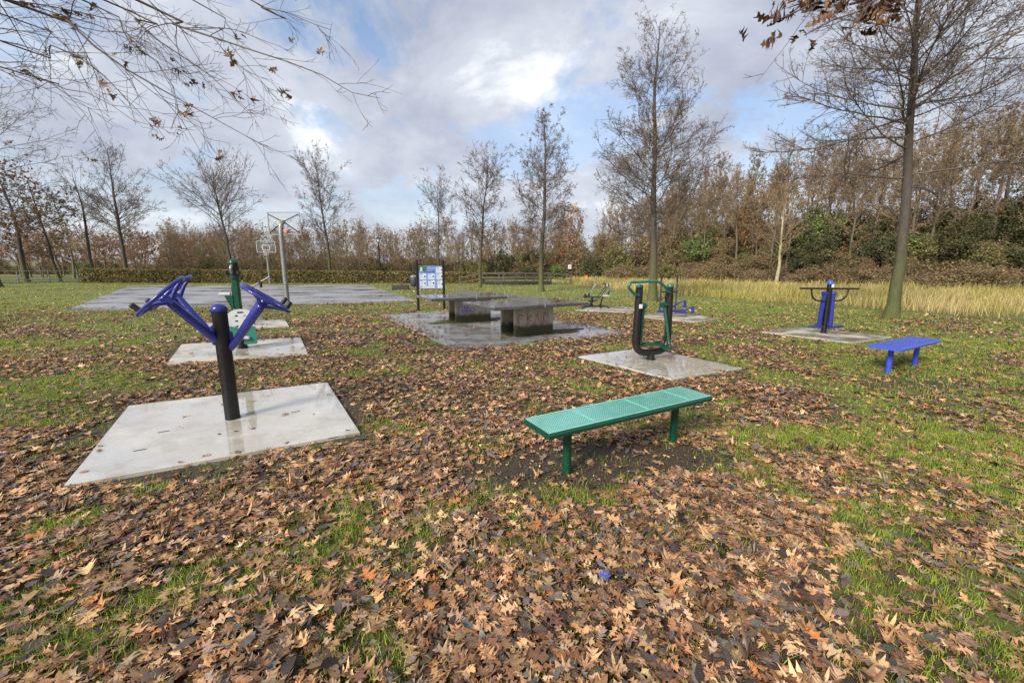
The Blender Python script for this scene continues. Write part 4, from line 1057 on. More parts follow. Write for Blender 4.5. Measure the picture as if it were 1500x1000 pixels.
def tree_obj(data, label, loc, rz=0, s=1, name='tree', cat='tree', group=None, tmat='bark', cmat='twig', lname='leaves'):
    t = thing(name, label, cat, loc, rz, group); t.scale = (s, s, s)
    npmesh('trunk', *data['trunk'], M[tmat], t, None, True); npmesh('crown', *data['crown'], M[cmat], t, None, False)
    if data['leaves']: npmesh(lname, data['leaves'][0], data['leaves'][1], M['foliage'], t, data['leaves'][2])
    return t
BR = [(.27, .20, .13), (.19, .145, .10), (.35, .26, .17)]
RED = [(.46, .23, .12), (.38, .17, .09), (.52, .31, .17), (.30, .16, .10)]
ORG = [(.45, .20, .07), (.36, .16, .06), (.5, .28, .10)]
YEL = [(.42, .34, .12), (.34, .30, .12), (.28, .27, .12)]
G1 = 'bare park trees standing in the lawn'
def gl(px, py): c = at(px, py); return (c[0], c[1], float(gz(c[0], c[1]))-.05)
tree_obj(tree_mesh(11, 13.0, .145, .32, 4.9, 58, 26, 7, 4, .05, .95, 'cone', .0045, .028, (.075, 0), 2.0, BR, .050, 1.3), 'tall bare tree with thick mossy trunk right of the ski trainer', gl(1305, 466), .4, 1, group=G1)
tree_obj(tree_mesh(23, 12.8, .18, .24, 3.7, 70, 24, 7, 4, .32, 1.05, 'cone', .0052, .03, (.19, 0), 1.6, BR, .055, 1.2), 'tall conical bare tree rising behind the air walker', gl(955, 441), 1.2, 1, group=G1)
tree_obj(tree_mesh(33, 11.9, .16, .25, 2.9, 62, 20, 7, 4, .4, 1.1, 'cone', .006, .03, (.12, 0), .8, BR, .065, 1.1), 'slender pointed bare tree behind the nearer tennis table', gl(793, 427), 2, 1, group=G1)
tree_obj(tree_mesh(37, 9.0, .13, .36, 2.5, 46, 15, 6, 2, .5, 1.15, 'oval', .008, .035, (0, 0), .6, BR, .07, 1.2), 'small rounded bare tree between board and footbridge', gl(703, 421), .3, 1, group=G1)
c = aty(644, 400, 44)
tree_obj(tree_mesh(41, 9.6, .13, .40, 2.6, 44, 13, 6, 2, .5, 1.15, 'oval', .009, .03, (0, 0), .5, BR, .08), 'thin bare tree just behind the hedge above the info board', (c[0], 44, 0), 0, 1, group=G1)
c = aty(484, 400, 43)
tree_obj(tree_mesh(43, 11.6, .15, .30, 2.8, 52, 14, 6, 3, .55, 1.2, 'oval', .009, .03, (0, 0), .5, BR, .08), 'narrow tall bare tree behind the middle of the hedge', (c[0], 43, 0), 0, 1, group=G1)
c = aty(343, 400, 43)
tree_obj(tree_mesh(47, 11.2, .17, .36, 4.3, 44, 16, 6, 3, .65, 1.1, 'oval', .009, .03, (0, 0), .8, BR, .09, 1.5, trunk_top=.93), 'broad vase shaped bare tree behind the left half of the hedge', (c[0], 43, 0), 0, 1, group=G1)
c = aty(187, 400, 44)
tree_obj(tree_mesh(53, 13.6, .20, .30, 4.7, 58, 16, 6, 3, .35, 1.1, 'cone', .009, .03, (-.02, 0), .8, BR, .09, 1.5), 'large bare tree with mossy trunk behind the left end of the hedge', (c[0], 44, 0), 0, 1, group=G1)
c = aty(137, 396, 46)
tree_obj(tree_mesh(59, 11.5, .17, .34, 3.4, 40, 8, 5, 2, .4, 1.1, 'oval', .009, .03, (-.05, 0), .6, BR, .09), 'bare leaning tree left of the large tree near the hedge end', (c[0], 46, 0), 0, 1, group=G1)
c = aty(86, 398, 44)
tree_obj(tree_mesh(61, 10.5, .14, .42, 3.0, 34, 7, 5, 2, .2, 1.0, 'oval', .008, .03, (-.08, 0), .5, BR, .09), 'thin bare tree behind the metal rail fence', (c[0], 44, 0), 0, 1, group=G1)
tree_obj(tree_mesh(67, 11.2, .24, .22, 5.0, 46, 9, 6, 3, .0, .9, 'oval', .009, .035, (-.07, 0), 9.0, [(.34, .19, .09), (.26, .15, .09), (.20, .17, .07)], .16, 1.2, leaf_t=(0, 1)), 'brown leaved oak spreading above the low grey gate', gl(40, 414), 0, 1, group=G1)
c = aty(0, 418, 33)
tree_obj(tree_mesh(71, 15.5, .26, .35, 6.5, 50, 9, 6, 3, .1, .8, 'oval', .009, .035, (-.03, 0), .5, BR, .1, .9, droop=.02), 'big bare tree cut by the left edge above the gate', (c[0]-.3, 33, 0), 0, 1, group=G1)
c = at(1137, 420)
tree_obj(tree_mesh(73, 7.4, .14, .30, 2.2, 26, 7, 5, 2, .7, 1.2, 'oval', .010, .05, (.05, 0), .5, YEL, .09, 2.0), 'small pale barked birch at the foot of the wooded bank', (c[0], c[1], 0), 0, 1, name='birch_tree', tmat='birch', cmat='twig_warm')

# ---- thicket trees: prototypes, then linked copies
protos = []
WBR = [(.25, .18, .105), (.20, .155, .085), (.31, .235, .14), (.17, .12, .075)]
for sd, (H, r, cb, R, n1, e0, e1, pf, sds, scl, cm) in enumerate([
        (8.4, .11, .18, 2.1, 38, .75, 1.25, 'oval', 1.1, WBR, 'twig_warm'), (8.8, .12, .14, 1.9, 42, .85, 1.3, 'oval', 1.2, WBR, 'twig_warm'),
        (8.2, .10, .20, 2.4, 32, .6, 1.2, 'oval', 3.2, RED, 'twig_warm'), (8.8, .11, .15, 2.2, 34, .6, 1.2, 'oval', 2.0, [(.28, .19, .10), (.20, .16, .08), (.32, .20, .10)], 'twig_warm'),
        (9.2, .12, .22, 2.2, 38, .8, 1.25, 'oval', .6, WBR, 'twig_warm'), (7.6, .10, .20, 2.6, 30, .45, 1.1, 'oval', 2.6, [(.20, .22, .07), (.26, .26, .09), (.30, .24, .10)], 'twig_warm')]):
    protos.append((tree_mesh(200+sd, H, r, cb, R, n1, 9, 6, 2, e0, e1, pf, .0115, .05, (0, 0), sds, scl, .11, 1.1, leaf_t=(0, 1)), cm))
red2 = (tree_mesh(230, 7.2, .13, .30, 3.0, 34, 7, 5, 2, .1, .9, 'oval', .012, .04, (0, 0), 6.5, RED, .15, 1.0, leaf_t=(0, 1)), 'twig_warm'); protos.append(red2)
yel2 = (tree_mesh(231, 8.2, .16, .28, 3.4, 32, 7, 5, 2, .3, 1.1, 'oval', .011, .05, (0, 0), 4.0, YEL, .16, 1.2, leaf_t=(0, 1)), 'twig_warm'); protos.append(yel2)
cache = {}
def wood_tree(k, x, y, s, label, group, rzv=None, sz=1.0):
    rz = random.uniform(0, 6.28) if rzv is None else rzv
    z = float(hill(x, y))-.1
    if k not in cache:
        t = tree_obj(protos[k][0], label, (x, y, z), rz, s, group=group, tmat='bark_wood', cmat=protos[k][1]); cache[k] = t
    else:
        t = copy_tree(cache[k]); t.location = (x, y, z); t.rotation_euler = (0, 0, rz); t['label'] = label; t['group'] = group
    t.scale = (s, s, s*sz)
    return t
R0 = random.Random(5)
def row(n, fx, fy, ks, sr, label, group, sz=(.9, 1.15)):
    for i in range(n):
        u = (i+R0.uniform(.1, .9))/n; x = fx(u); y = fy(u)+R0.uniform(-1.5, 1.5)
        wood_tree(R0.choice(ks), x, y, R0.uniform(*sr), label, group, None, R0.uniform(*sz))
# middle wood behind the hedge, px 255..700
row(30, lambda u: -50+47*u, lambda u: 60-4*u, [0, 1, 2, 3, 0, 4], (.62, .80), 'bare brown tree in the front rank of the thicket behind the hedge', 'thicket trees behind the hedge')
row(30, lambda u: -56+54*u, lambda u: 68-3*u, [0, 1, 2, 2, 4], (.70, .90), 'taller brownish tree in the back rank of the thicket behind the hedge', 'back trees of the thicket')
row(16, lambda u: -50+44*u, lambda u: 54-3*u, [3, 5, 0, 2], (.55, .8), 'low twiggy tree at the foot of the thicket behind the hedge', 'low trees of the thicket')
# reddish rank at the left
row(22, lambda u: -82+36*u, lambda u: 62+2*u, [6, 6, 3], (.72, .95), 'red brown leaved tree in the row left of the thicket', 'red leaved trees at the left', (.9, 1.05))
row(12, lambda u: -98+52*u, lambda u: 76, [6, 3, 2, 5], (.85, 1.05), 'distant red brown tree far beyond the left lawn', 'distant trees beyond the left lawn')
for (px, Y, s) in ((107, 58, 1.0), (70, 66, .9)):
    cc = aty(px, 400, Y); wood_tree(7, cc[0], Y, s, 'crooked yellow green leaved tree beyond the rail fence' if px == 107 else 'yellow leaved tree farther left beyond the gate', 'yellow trees beyond the fence')
# middle right, px 690..1000
row(14, lambda u: -5+32*u, lambda u: 66-8*u, [0, 1, 4, 3], (.62, .84), 'bare tree in the low wood between footbridge and air walker', 'low wood trees in the middle')
row(13, lambda u: -4+30*u, lambda u: 59-5*u, [3, 5, 3, 0, 2], (.6, .85), 'bushy small tree in front of the low wood', 'bushy trees of the low wood')
# right bank
def bank(u, d): # along brush line from (7,56) to (33,22), pushed d metres up the bank
    return (7+28*u+.79*d, 56-36.6*u+.61*d)
for (n, d0, d1, sr, ks, lab, grp) in ((36, 4, 7, (.66, .86), [0, 1, 4, 0], 'slender bare tree on the front of the right bank', 'bare trees on the front of the bank'),
                                  (36, 8, 12, (.76, .98), [0, 1, 4], 'tall bare tree along the top of the right bank', 'bare trees on top of the bank'),
                                  (20, 13, 18, (.84, 1.05), [1, 4, 0], 'farther bare tree behind the right bank', 'bare trees behind the bank')):
    for i in range(n):
        u = .12+(i+R0.uniform(.1, .9))/n*1.05; x, y = bank(u, R0.uniform(d0, d1))
        wood_tree(R0.choice(ks), x, y, R0.uniform(*sr)*(1+.16*u), lab, grp, None, R0.uniform(.95, 1.2))

# ---- shrubs
def shrub_mesh(seed, rx, rz, n, cols, ls, upright=False, nstem=60):
    rg = np.random.default_rng(seed)
    az = rg.uniform(0, 2*PI, nstem); el = rg.uniform(.25, 1.5, nstem); L = rg.uniform(.5, 1.05, nstem)*rz*(1.1 if upright else 1.0)
    D = np.stack([np.cos(az)*np.cos(el), np.sin(az)*np.cos(el), np.sin(el)*1.1], -1); P0 = np.stack([rg.normal(0, rx*.18, nstem), rg.normal(0, rx*.18, nstem), np.zeros(nstem)], -1)
    p1 = grow(P0, D, L*np.where(np.cos(el) > .6, rx/rz, 1), 6, .14, .03, rg); p2, L2, i2, _ = children(p1, L, 8, .2, 1, .7, .4, 4, .2, .03, rg); p3, L3, _, _ = children(p2, L2, 4, .2, 1, .7, .6, 3, .2, .03, rg)
    B = [tubes(p1, np.full((len(p1), 6), .02)*np.linspace(1, .4, 6), 4), tubes(p2, np.full((len(p2), 4), .011), 3), tubes(p3, np.full((len(p3), 3), .009), 3)]
    V = []; F = []; m = 0
    for v, f in B: V.append(v); F.append(f+m); m += len(v)
    acc = Acc(); idx = rg.integers(0, len(p3), n); P, _ = sample(p3, idx, rg.uniform(0, 1, n)); P = P+rg.normal(0, .07*rx, P.shape); P[:, 2] = np.abs(P[:, 2])
    cl = np.array(cols); g = (idx//64) % len(cl); c = cl[np.where(rg.random(n) < .6, g, rg.integers(0, len(cl), n))]*rg.uniform(.65, 1.35, (n, 1))
    leafquads(P, rg.uniform(.6, 1.4, n)*ls, c, rg, acc)
    return dict(stems=(np.concatenate(V), np.concatenate(F)), leaves=acc.out())
DG = [(.045, .056, .022), (.075, .085, .034), (.115, .115, .05)]
BRB = [(.22, .135, .07), (.29, .18, .095), (.15, .11, .06), (.26, .20, .11), (.19, .18, .08)]
OLV = [(.18, .18, .06), (.24, .21, .08), (.13, .14, .045), (.28, .23, .11)]
LG = [(.14, .20, .05), (.19, .25, .07), (.10, .15, .04)]
SH = {'dark': shrub_mesh(300, 2.0, 2.6, 9000, DG, .17), 'dark2': shrub_mesh(301, 1.8, 3.6, 9000, DG+[(.08, .09, .03)], .17), 'brown': shrub_mesh(302, 2.2, 1.9, 7000, BRB, .14),
      'brown2': shrub_mesh(303, 2.0, 2.6, 6000, BRB+[(.08, .085, .03)], .15), 'olive': shrub_mesh(304, 2.0, 2.7, 6500, OLV, .16), 'light': shrub_mesh(305, 1.8, 2.2, 7000, LG, .16), 'orange': shrub_mesh(306, 1.3, 4.6, 4500, ORG, .17, True),
      'straw': shrub_mesh(307, 1.8, 2.4, 4000, [(.30, .22, .10), (.22, .16, .08), (.15, .12, .05)], .15)}
shc = {}
def shrub(kind, x, y, s, label, group, sz=1):
    z = float(hill(x, y))-.1
    if kind not in shc:
        t = thing('shrub', label, 'shrub', (x, y, z), 0, group); d = SH[kind]
        npmesh('stems', *d['stems'], M['twig_warm'], t); npmesh('leaves', d['leaves'][0], d['leaves'][1], M['foliage'], t, d['leaves'][2]); shc[kind] = t
    else:
        t = copy_tree(shc[kind]); t.location = (x, y, z); t['label'] = label; t['group'] = group
    t.rotation_euler = (0, 0, R0.uniform(0, 6.28)); t.scale = (s*R0.uniform(.9, 1.2), s, s*sz)
    return t
for i in range(46):
    u = .16+(i+R0.random())/46*1.02; x, y = bank(u, R0.uniform(-.3, 1.6)); k = R0.choice(['brown', 'brown', 'brown2', 'brown', 'olive' if u < .55 else 'brown', 'light' if u < .3 else 'brown2'])
    shrub(k, x, y, R0.uniform(.6, .95), 'low %s shrub at the foot of the wooded bank' % {'brown': 'brown bramble', 'brown2': 'brown twiggy', 'olive': 'olive green', 'light': 'light green'}[k], k+' shrubs at the foot of the bank', .85)
for i in range(44):
    u = .14+(i+R0.random())/44*1.05; x, y = bank(u, R0.uniform(3, 7)); k = R0.choice(['brown', 'brown2', 'brown', 'dark', 'olive'])
    shrub(k, x, y, R0.uniform(.6, .95), '%s shrub halfway up the wooded bank' % {'brown': 'rusty bramble', 'brown2': 'brown twiggy', 'olive': 'olive green', 'dark': 'dark green'}[k], k+' shrubs on the bank', .85)
for (px, Y, s, k, lab, z) in ((1290, 34, .95, 'dark', 'large dark green bush on the bank left of the thick tree crown', 1.3), (1345, 33, .8, 'light', 'light green bush low on the bank right of the thick trunk', .9), (1400, 31, .8, 'dark2', 'dark green ivy bush high on the right bank', 1.2), (1475, 30, .85, 'dark2', 'tall dark ivy bush near the right edge', 1.25),
                           (1195, 38, .95, 'dark', 'dark green bush just behind the ski trainer post', 1.2), (1165, 40, 1.0, 'dark', 'dark evergreen bush right of the pale birch', 1.0), (1190, 39, 1.0, 'light', 'fresh green climbing bush behind the dark bush', 1.8), (1085, 46, 1.0, 'dark2', 'narrow dark ivy covered bush left of the birch', 1.5),
                           (1020, 47, 1.1, 'light', 'broad light green bush behind the blue and black station', 1.2), (1050, 48, 1.0, 'olive', 'olive bush between air walker and birch', 1.1), (1060, 45, .9, 'straw', 'straw coloured bush at the foot of the bank', 1.0),
                           (905, 53, 1.15, 'olive', 'olive brown bush left of the tree behind the air walker', 1.2), (870, 54, 1.15, 'dark', 'dark green bush behind the rowing trainer', 1.1), (815, 56, 1.0, 'light', 'light green bush right of the footbridge', .9),
                           (780, 57, 1.25, 'dark2', 'dark green bush above the footbridge end', 1.0), (735, 57, 1.25, 'dark', 'dark green bush directly behind the footbridge', 1.25), (760, 58, 1.2, 'olive', 'tall olive bush behind the footbridge middle', 1.4), (840, 57, 1.2, 'brown2', 'brown bush behind the small white sign', 1.4),
                           (768, 62, 1.2, 'orange', 'orange leaved slim tree left of the slender pointed tree', 1.25), (828, 60, 1.3, 'orange', 'taller orange leaved slim tree right of the slender pointed tree', 1.55), (940, 52, 1.1, 'brown2', 'brown twiggy bush behind the tall conical tree', 1.3), (975, 50, 1.1, 'brown2', 'brown bush right of the tall conical tree trunk', 1.3),
                           (705, 60, 1.1, 'olive', 'olive bush left of the footbridge behind the hedge end', 1.0), (670, 58, 1.0, 'brown2', 'brown bush behind the right end of the hedge', 1.0), (890, 57, 1.2, 'straw', 'straw coloured bush behind the rowing trainer', 1.4), (1092, 44, .8, 'orange', 'orange leaved slim tree at the bank top', 1.6)):
    c = aty(px, 400, Y); shrub(k, c[0], Y, s, lab, 'single bushes before the wood', z)
for i in range(34):
    u = (i+R0.random())/34; k = R0.choice(['brown2', 'olive', 'brown2', 'brown', 'straw'])
    shrub(k, -54+58*u, 57+R0.uniform(-2, 2), R0.uniform(.8, 1.1), {'brown2': 'brown twiggy', 'olive': 'olive', 'brown': 'russet', 'straw': 'straw coloured'}[k]+' undergrowth bush in the thicket behind the hedge', k+' undergrowth in the thicket', 1.0)
for i in range(26):
    u = (i+R0.random())/26; k = R0.choice(['straw', 'olive', 'light', 'brown'])
    shrub(k, -125+100*u, 92+R0.uniform(-3, 3), R0.uniform(1.0, 1.6), {'light': 'pale green', 'olive': 'olive', 'brown': 'russet', 'straw': 'straw coloured'}[k]+' bush on the horizon beyond the left lawn', k+' bushes on the left horizon', 1.0)
for i in range(34):
    u = (i+R0.random())/34; k = R0.choice(['brown2', 'olive', 'brown2', 'straw'])
    shrub(k, -68+110*u, 80-14*u+R0.uniform(-2, 2), R0.uniform(1.5, 1.9), {'brown2': 'brown twiggy', 'olive': 'olive', 'straw': 'straw coloured'}[k]+' bush deep behind the thicket trees', k+' bushes deep in the wood', .9)
for i in range(34):
    u = .16+(i+R0.random())/34*1.03; x, y = bank(u, R0.uniform(9, 13)); k = R0.choice(['brown2', 'brown2', 'olive', 'straw'])
    shrub(k, x, y, R0.uniform(1.0, 1.3), {'brown2': 'brown twiggy', 'olive': 'olive', 'straw': 'straw coloured'}[k]+' scrub on top of the bank between the bare trees', k+' scrub on top of the bank', 1.1)
# brambles as ground cover on the bank
rg = np.random.default_rng(77); n = 60000; u = rg.uniform(.05, 1.3, n); d = rg.uniform(-.5, 11, n); x = 7+28*u+.79*d; y = 56-36.6*u+.61*d
acc = Acc(); cols = np.array(BRB+[(.07, .075, .025)]); gi = (fbm(x, y, 2.2, 31)*6).astype(int) % len(cols)
c = cols[np.where(rg.random(n) < .6, gi, rg.integers(0, len(cols), n))]*rg.uniform(.6, 1.3, (n, 1))
leafquads(np.stack([x, y, hill(x, y)+rg.uniform(0, .5, n)*fbm(x, y, 1.5, 33)*1.6], -1), rg.uniform(.1, .2, n), c, rg, acc)
V, F, C = acc.out(); tag(npmesh('undergrowth', V, F, M['foliage'], None, C), 'rusty brown brambles covering the wooded bank', 'undergrowth', kind='stuff')

# ---- clipped hedge
def hedge():
    rg = np.random.default_rng(12); x0, x1, y0, y1 = -43.9, -2.9, 42.6, 41.4
    n = 52000; Ht = lambda u: 1.42-.40*u
    u = rg.uniform(0, 1, n); side = rg.random(n); w = 1.0
    px = x0+(x1-x0)*u; H = Ht(u)+.05*(fbm(px, px*0, 1.2, 2)-.5)
    front = side < .62; top = (side >= .62) & (side < .93)
    py = np.where(front, rg.normal(-.5, .05, n), np.where(top, rg.uniform(-.5, .5, n), .5)); pz = np.where(front | ~top, rg.uniform(.0, 1, n)*H, H+rg.normal(0, .03, n))
    px = np.where(rg.random(n) < .02, x1+rg.normal(0, .04, n), px)
    py = py+y0+(y1-y0)*u
    cl = np.array([(.14, .135, .045), (.21, .17, .06), (.28, .20, .085), (.10, .105, .035), (.38, .30, .12)])
    gi = np.clip((fbm(px, pz, .8, 8)*7).astype(int)-1, 0, 4); c = cl[np.where(rg.random(n) < .5, gi, rg.integers(0, 5, n))]*rg.uniform(.6, 1.3, (n, 1))
    acc = Acc(); leafquads(np.stack([px, py, pz], -1), rg.uniform(.08, .17, n), c, rg, acc)
    t = thing('hedge', 'long low clipped hedge behind the basketball court', 'hedge', (0, 0, 0))
    V, F, C = acc.out(); npmesh('leaves', V, F, M['foliage'], t, C)
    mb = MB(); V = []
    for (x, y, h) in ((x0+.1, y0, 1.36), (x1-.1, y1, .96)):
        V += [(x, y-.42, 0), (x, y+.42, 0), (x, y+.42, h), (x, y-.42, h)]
    mb.add(V, [(0, 1, 2, 3), (4, 7, 6, 5), (0, 4, 5, 1), (1, 5, 6, 2), (2, 6, 7, 3), (3, 7, 4, 0)]); mb.build('dark_core', mat_noisy('hedge_inside', (.012, .012, .005), (.035, .03, .012), 3, (.8, .9), .5), t)  # solid near-black box filling the hedge core behind the leaves
hedge()

# ---- overhanging oaks whose trunks stand outside the frame
def limb_pts(pix, ds, start):
    P = [np.array(start, float)]
    for (px, py), d in zip(pix, ds):
        r = ray(px, py); P.append(np.array([0, 0, EYE])+r/np.linalg.norm(r)*d)
    return np.array(smooth_path(P, 5))
def resample(P, K):
    s = np.concatenate([[0], np.cumsum(np.linalg.norm(np.diff(P, axis=0), axis=1))]); q = np.linspace(0, s[-1], K)
    return np.stack([np.interp(q, s, P[:, i]) for i in range(3)], -1), s[-1]
def hanging_oak(label, base, H, limbs, seed, nleaf, lsize, per=(16, 4), big_from=.3, cluster=False):
    rg = np.random.default_rng(seed)
    t = thing('oak_tree', label, 'tree', (0, 0, 0))
    trunk = grow(np.array([[base[0], base[1], -.1]]), np.array([[0, 0, 1.]]), np.array([H]), 14, .02, .05, rg)
    tr = tubes(trunk, (np.linspace(.26, .10, 14)*(1+.5*np.exp(-np.linspace(0, 14, 14))))[None], 14); npmesh('trunk', *tr, M['bark'], t, None, True)
    K = 26; LP = []; LL = []; RR = []
    for (pix, ds, sz, r0, r1) in limbs:
        P, L = resample(limb_pts(pix, ds, (base[0], base[1], sz)), K); LP.append(P); LL.append(L); RR.append(np.linspace(1, 0, K)**1.1*(r0-r1)+r1)
    LP = np.array(LP); LL = np.array(LL); RR = np.array(RR)
    B = [tubes(LP, RR, 8)]
    p2, L2, i2, t2 = children(LP, np.minimum(LL, 5.5), per[0], big_from, 1, .55, .26, 8, .10, -.012, rg, .1)
    B.append(tubes(p2, np.clip(RR[i2, (t2*(K-1)).astype(int)]*.45, .0028, .01)[:, None]*np.linspace(1, .4, 8)[None], 5))
    p3, L3, i3, _ = children(p2, np.maximum(L2, .4), per[1], .15, 1, .7, .45, 6, .12, 0, rg)
    B.append(tubes(p3, np.full((len(p3), 6), .0024)*np.linspace(1, .6, 6), 4))
    p4, L4, _, _ = children(p3, np.maximum(L3, .25), 2, .2, 1, .7, .5, 4, .14, 0, rg)
    B.append(tubes(p4, np.full((len(p4), 4), .0018), 3))
    V = []; F = []; m = 0
    for v, f in B: V.append(v); F.append(f+m); m += len(v)
    npmesh('limbs', np.concatenate(V), np.concatenate(F), M['twig'], t, None, True)
    src = LP if cluster else p4
    a = []
    if cluster:
        ii = rg.integers(0, len(LP), nleaf); P, T = sample(LP, ii, rg.uniform(.84, 1, nleaf)); P = P+rg.normal(0, .05, P.shape); P[:, 2] -= .03
    else:
        ci = rg.integers(0, len(p4), nleaf//3); ii = np.repeat(ci, 3); P, T = sample(p4, ii, rg.uniform(.5, 1, len(ii))); P = P+rg.normal(0, .03, P.shape)
    k = len(P); col = np.array([(.26, .15, .05), (.36, .22, .07), (.14, .08, .045), (.10, .06, .04), (.20, .12, .06)])
    if cluster: col = col[2:]*np.array([.75, .62, .5])  # backlit silhouette darkness put into the cluster's leaf colours
    ac = Acc(); ac.add(*make_leaves(P, rg.uniform(.75, 1.25, k)*lsize, leaf_tmpl(oak_template(0)), 1.6, .95, col[rg.integers(0, len(col), k)]*rg.uniform(.8, 1.2, (k, 1)), rg))
    V, F, C = ac.out(); npmesh('leaves', V, F, M['leaf'], t, C)
S5 = lambda a, b, n: list(np.linspace(a, b, n))
hanging_oak('oak outside the left edge whose bare branches hang across the top left sky', (-8.2, .6), 8, [
    ([(8, 0), (98, 30), (152, 80), (224, 124), (296, 164), (340, 188), (400, 222)], S5(7.2, 5.6, 7), 4.6, .036, .0025),
    ([(200, 0), (240, 32), (280, 44), (340, 64), (400, 84), (460, 104), (516, 136), (556, 144)], S5(7.0, 5.2, 8), 5.2, .036, .0025),
    ([(0, 98), (60, 116), (100, 132), (140, 140), (200, 180)], S5(7.4, 6.2, 5), 4.0, .022, .0025),
    ([(152, 0), (192, 24), (216, 48), (256, 76), (300, 104), (348, 148), (376, 172)], S5(7.4, 6.0, 7), 5.0, .03, .0025),
    ([(264, -10), (300, 40), (336, 84), (370, 110)], S5(6.8, 6.0, 4), 5.6, .025, .0025),
    ([(330, -20), (380, 10), (420, 18), (470, 40), (484, 44)], S5(6.6, 5.6, 5), 5.8, .025, .0025),
    ([(0, 20), (50, 34), (90, 60), (110, 90), (130, 130)], S5(7.6, 6.6, 5), 4.6, .025, .0025),
    ([(0, 60), (60, 62), (130, 92), (190, 150), (232, 196)], S5(8.2, 6.6, 5), 4.8, .025, .0025),
    ([(100, -10), (170, 50), (230, 90), (262, 150), (250, 190)], S5(7.6, 6.4, 5), 5.0, .025, .0025)], 91, 270, .085, (24, 5))
hanging_oak('oak outside the right edge with brown leaf clusters hanging at the top right', (7.6, -1.2), 7, [
    ([(1330, -60), (1255, -22), (1190, 6), (1160, 22), (1122, 32), (1104, 26)], S5(4.4, 3.5, 6), 4.2, .035, .003),
    ([(1400, -60), (1330, -16), (1285, 8), (1240, 20), (1205, 38), (1178, 52)], S5(4.6, 3.6, 6), 4.1, .035, .003),
    ([(1420, -80), (1340, -30), (1290, -4), (1265, 14), (1262, 34)], S5(4.6, 3.7, 5), 4.1, .022, .0025),
    ([(1300, -60), (1250, -30), (1215, -8), (1205, 6)], S5(4.4, 3.6, 4), 4.2, .022, .0025)], 97, 115, .08, (4, 2), .6, True)
# far green rise beyond the left lawn
fh = MB(); V = []; nx_, ny_ = 40, 12
for j in range(ny_):
    for i in range(nx_):
        u, v = i/(nx_-1), j/(ny_-1); V.append((-330+330*u, 105+80*v, -.3+(4.2+2*math.sin(u*7))*math.sin(PI*min(v*1.3, .5)/1)*(1-.4*u)*sstep(0, .12, 1-u)))
fh.add(V, [(j*nx_+i, j*nx_+i+1, (j+1)*nx_+i+1, (j+1)*nx_+i) for j in range(ny_-1) for i in range(nx_-1)], True)
tag(fh.build('hill', mat_noisy('far_meadow', (.12, .13, .05), (.19, .18, .08), .08, (.8, .9), 0)), 'low pale green rise beyond the left lawn', 'hill', kind='structure')
# ------------------------------------------------------------------ light and sky
SUN_EL, SUN_AZ = rad(34), rad(-142)      # azimuth measured from +Y towards +X
sd = bpy.data.lights.new('sun', 'SUN'); so = bpy.data.objects.new('sun', sd); COL.objects.link(so)
sd.energy = 2.4; sd.angle = rad(17); sd.color = (1, .93, .82)
dv = Vector((math.sin(SUN_AZ)*math.cos(SUN_EL), math.cos(SUN_AZ)*math.cos(SUN_EL), math.sin(SUN_EL)))
so.rotation_euler = dv.to_track_quat('Z', 'Y').to_euler()
w = bpy.data.worlds.new('World'); scene.world = w; w.use_nodes = True; nt = w.node_tree; L = nt.links.new
bg = nt.nodes['Background']; bg.inputs['Strength'].default_value = .1
sky = nt.nodes.new('ShaderNodeTexSky'); sky.sky_type = 'NISHITA'; sky.sun_disc = False; sky.sun_elevation = SUN_EL; sky.sun_rotation = SUN_AZ; sky.air_density = 1.0; sky.dust_density = 1.5; sky.ozone_density = 1.5
tc = nt.nodes.new('ShaderNodeTexCoord'); sp = nt.nodes.new('ShaderNodeSeparateXYZ'); L(tc.outputs['Generated'], sp.inputs[0])
def mth(op, a, b=None, c=None):
    n = nt.nodes.new('ShaderNodeMath'); n.operation = op
    for i, q in enumerate((a, b, c)):
        if q is None: continue
        if isinstance(q, (int, float)): n.inputs[i].default_value = q
        else: L(q, n.inputs[i])
    return n.outputs[0]
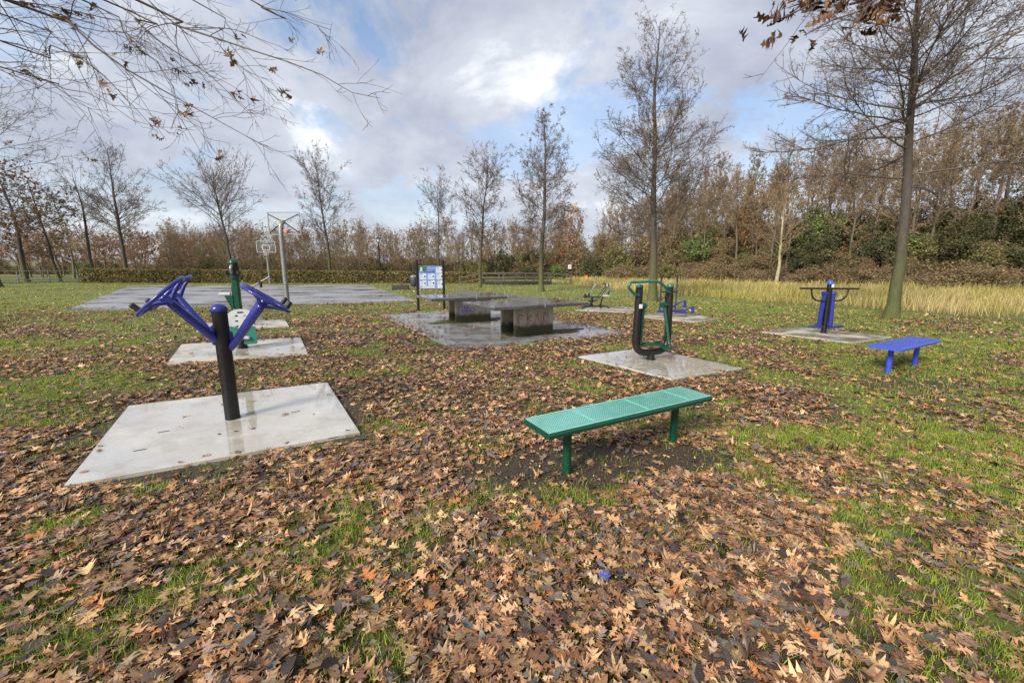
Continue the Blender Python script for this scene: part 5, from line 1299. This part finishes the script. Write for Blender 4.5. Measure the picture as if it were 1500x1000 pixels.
zz = mth('ADD', mth('MAXIMUM', sp.outputs['Z'], 0.0), .36)
cx = nt.nodes.new('ShaderNodeCombineXYZ'); L(mth('DIVIDE', sp.outputs['X'], zz), cx.inputs[0]); L(mth('DIVIDE', sp.outputs['Y'], zz), cx.inputs[1])
def nz(scale, det, rough, off, dist=0):
    mp = nt.nodes.new('ShaderNodeMapping'); mp.inputs['Location'].default_value = off; L(cx.outputs[0], mp.inputs[0])
    n = nt.nodes.new('ShaderNodeTexNoise'); n.inputs['Scale'].default_value = scale; n.inputs['Detail'].default_value = det; n.inputs['Roughness'].default_value = rough; n.inputs['Distortion'].default_value = dist
    L(mp.outputs[0], n.inputs['Vector']); return n.outputs['Fac']
CL = 1.0
body = nz(2.2, 8, .6, (3.2, 1.7, 0), .3); cover = nz(1.7, 8, .62, (.4, 5.3, 0), .3)
shade = ramp(nt, body, [(.30, (1.95, 2.1, 2.6)), (.45, (2.65, 2.8, 3.25)), (.58, (3.3, 3.45, 3.8)), (.68, (5.0, 5.1, 5.3))])
mk = ramp(nt, cover, [(.50, g3(1)), (.61, g3(0))])
hz = ramp(nt, sp.outputs['Z'], [(.0, g3(.95)), (.22, g3(.55)), (.5, g3(0))])
mask = mth('MAXIMUM', mk, hz)
mask = mth('MULTIPLY', mask, .93)
sk = N(nt, 'ShaderNodeMix', data_type='RGBA', blend_type='MULTIPLY'); sk.inputs['Factor'].default_value = 1; L(sky.outputs[0], sk.inputs['A']); sk.inputs['B'].default_value = (1.0, 1.0, 1.0, 1)
mx = N(nt, 'ShaderNodeMix', data_type='RGBA'); L(mask, mx.inputs['Factor']); L(sk.outputs['Result'], mx.inputs['A']); L(shade, mx.inputs['B'])
L(mx.outputs['Result'], bg.inputs['Color'])
scene.view_settings.view_transform = 'Standard'; scene.view_settings.look = 'None'; scene.view_settings.exposure = 1.15; scene.view_settings.gamma = 1
scene.cycles.max_bounces = 5; scene.cycles.diffuse_bounces = 3; scene.cycles.glossy_bounces = 3; scene.cycles.transparent_max_bounces = 8; scene.cycles.use_denoising = True
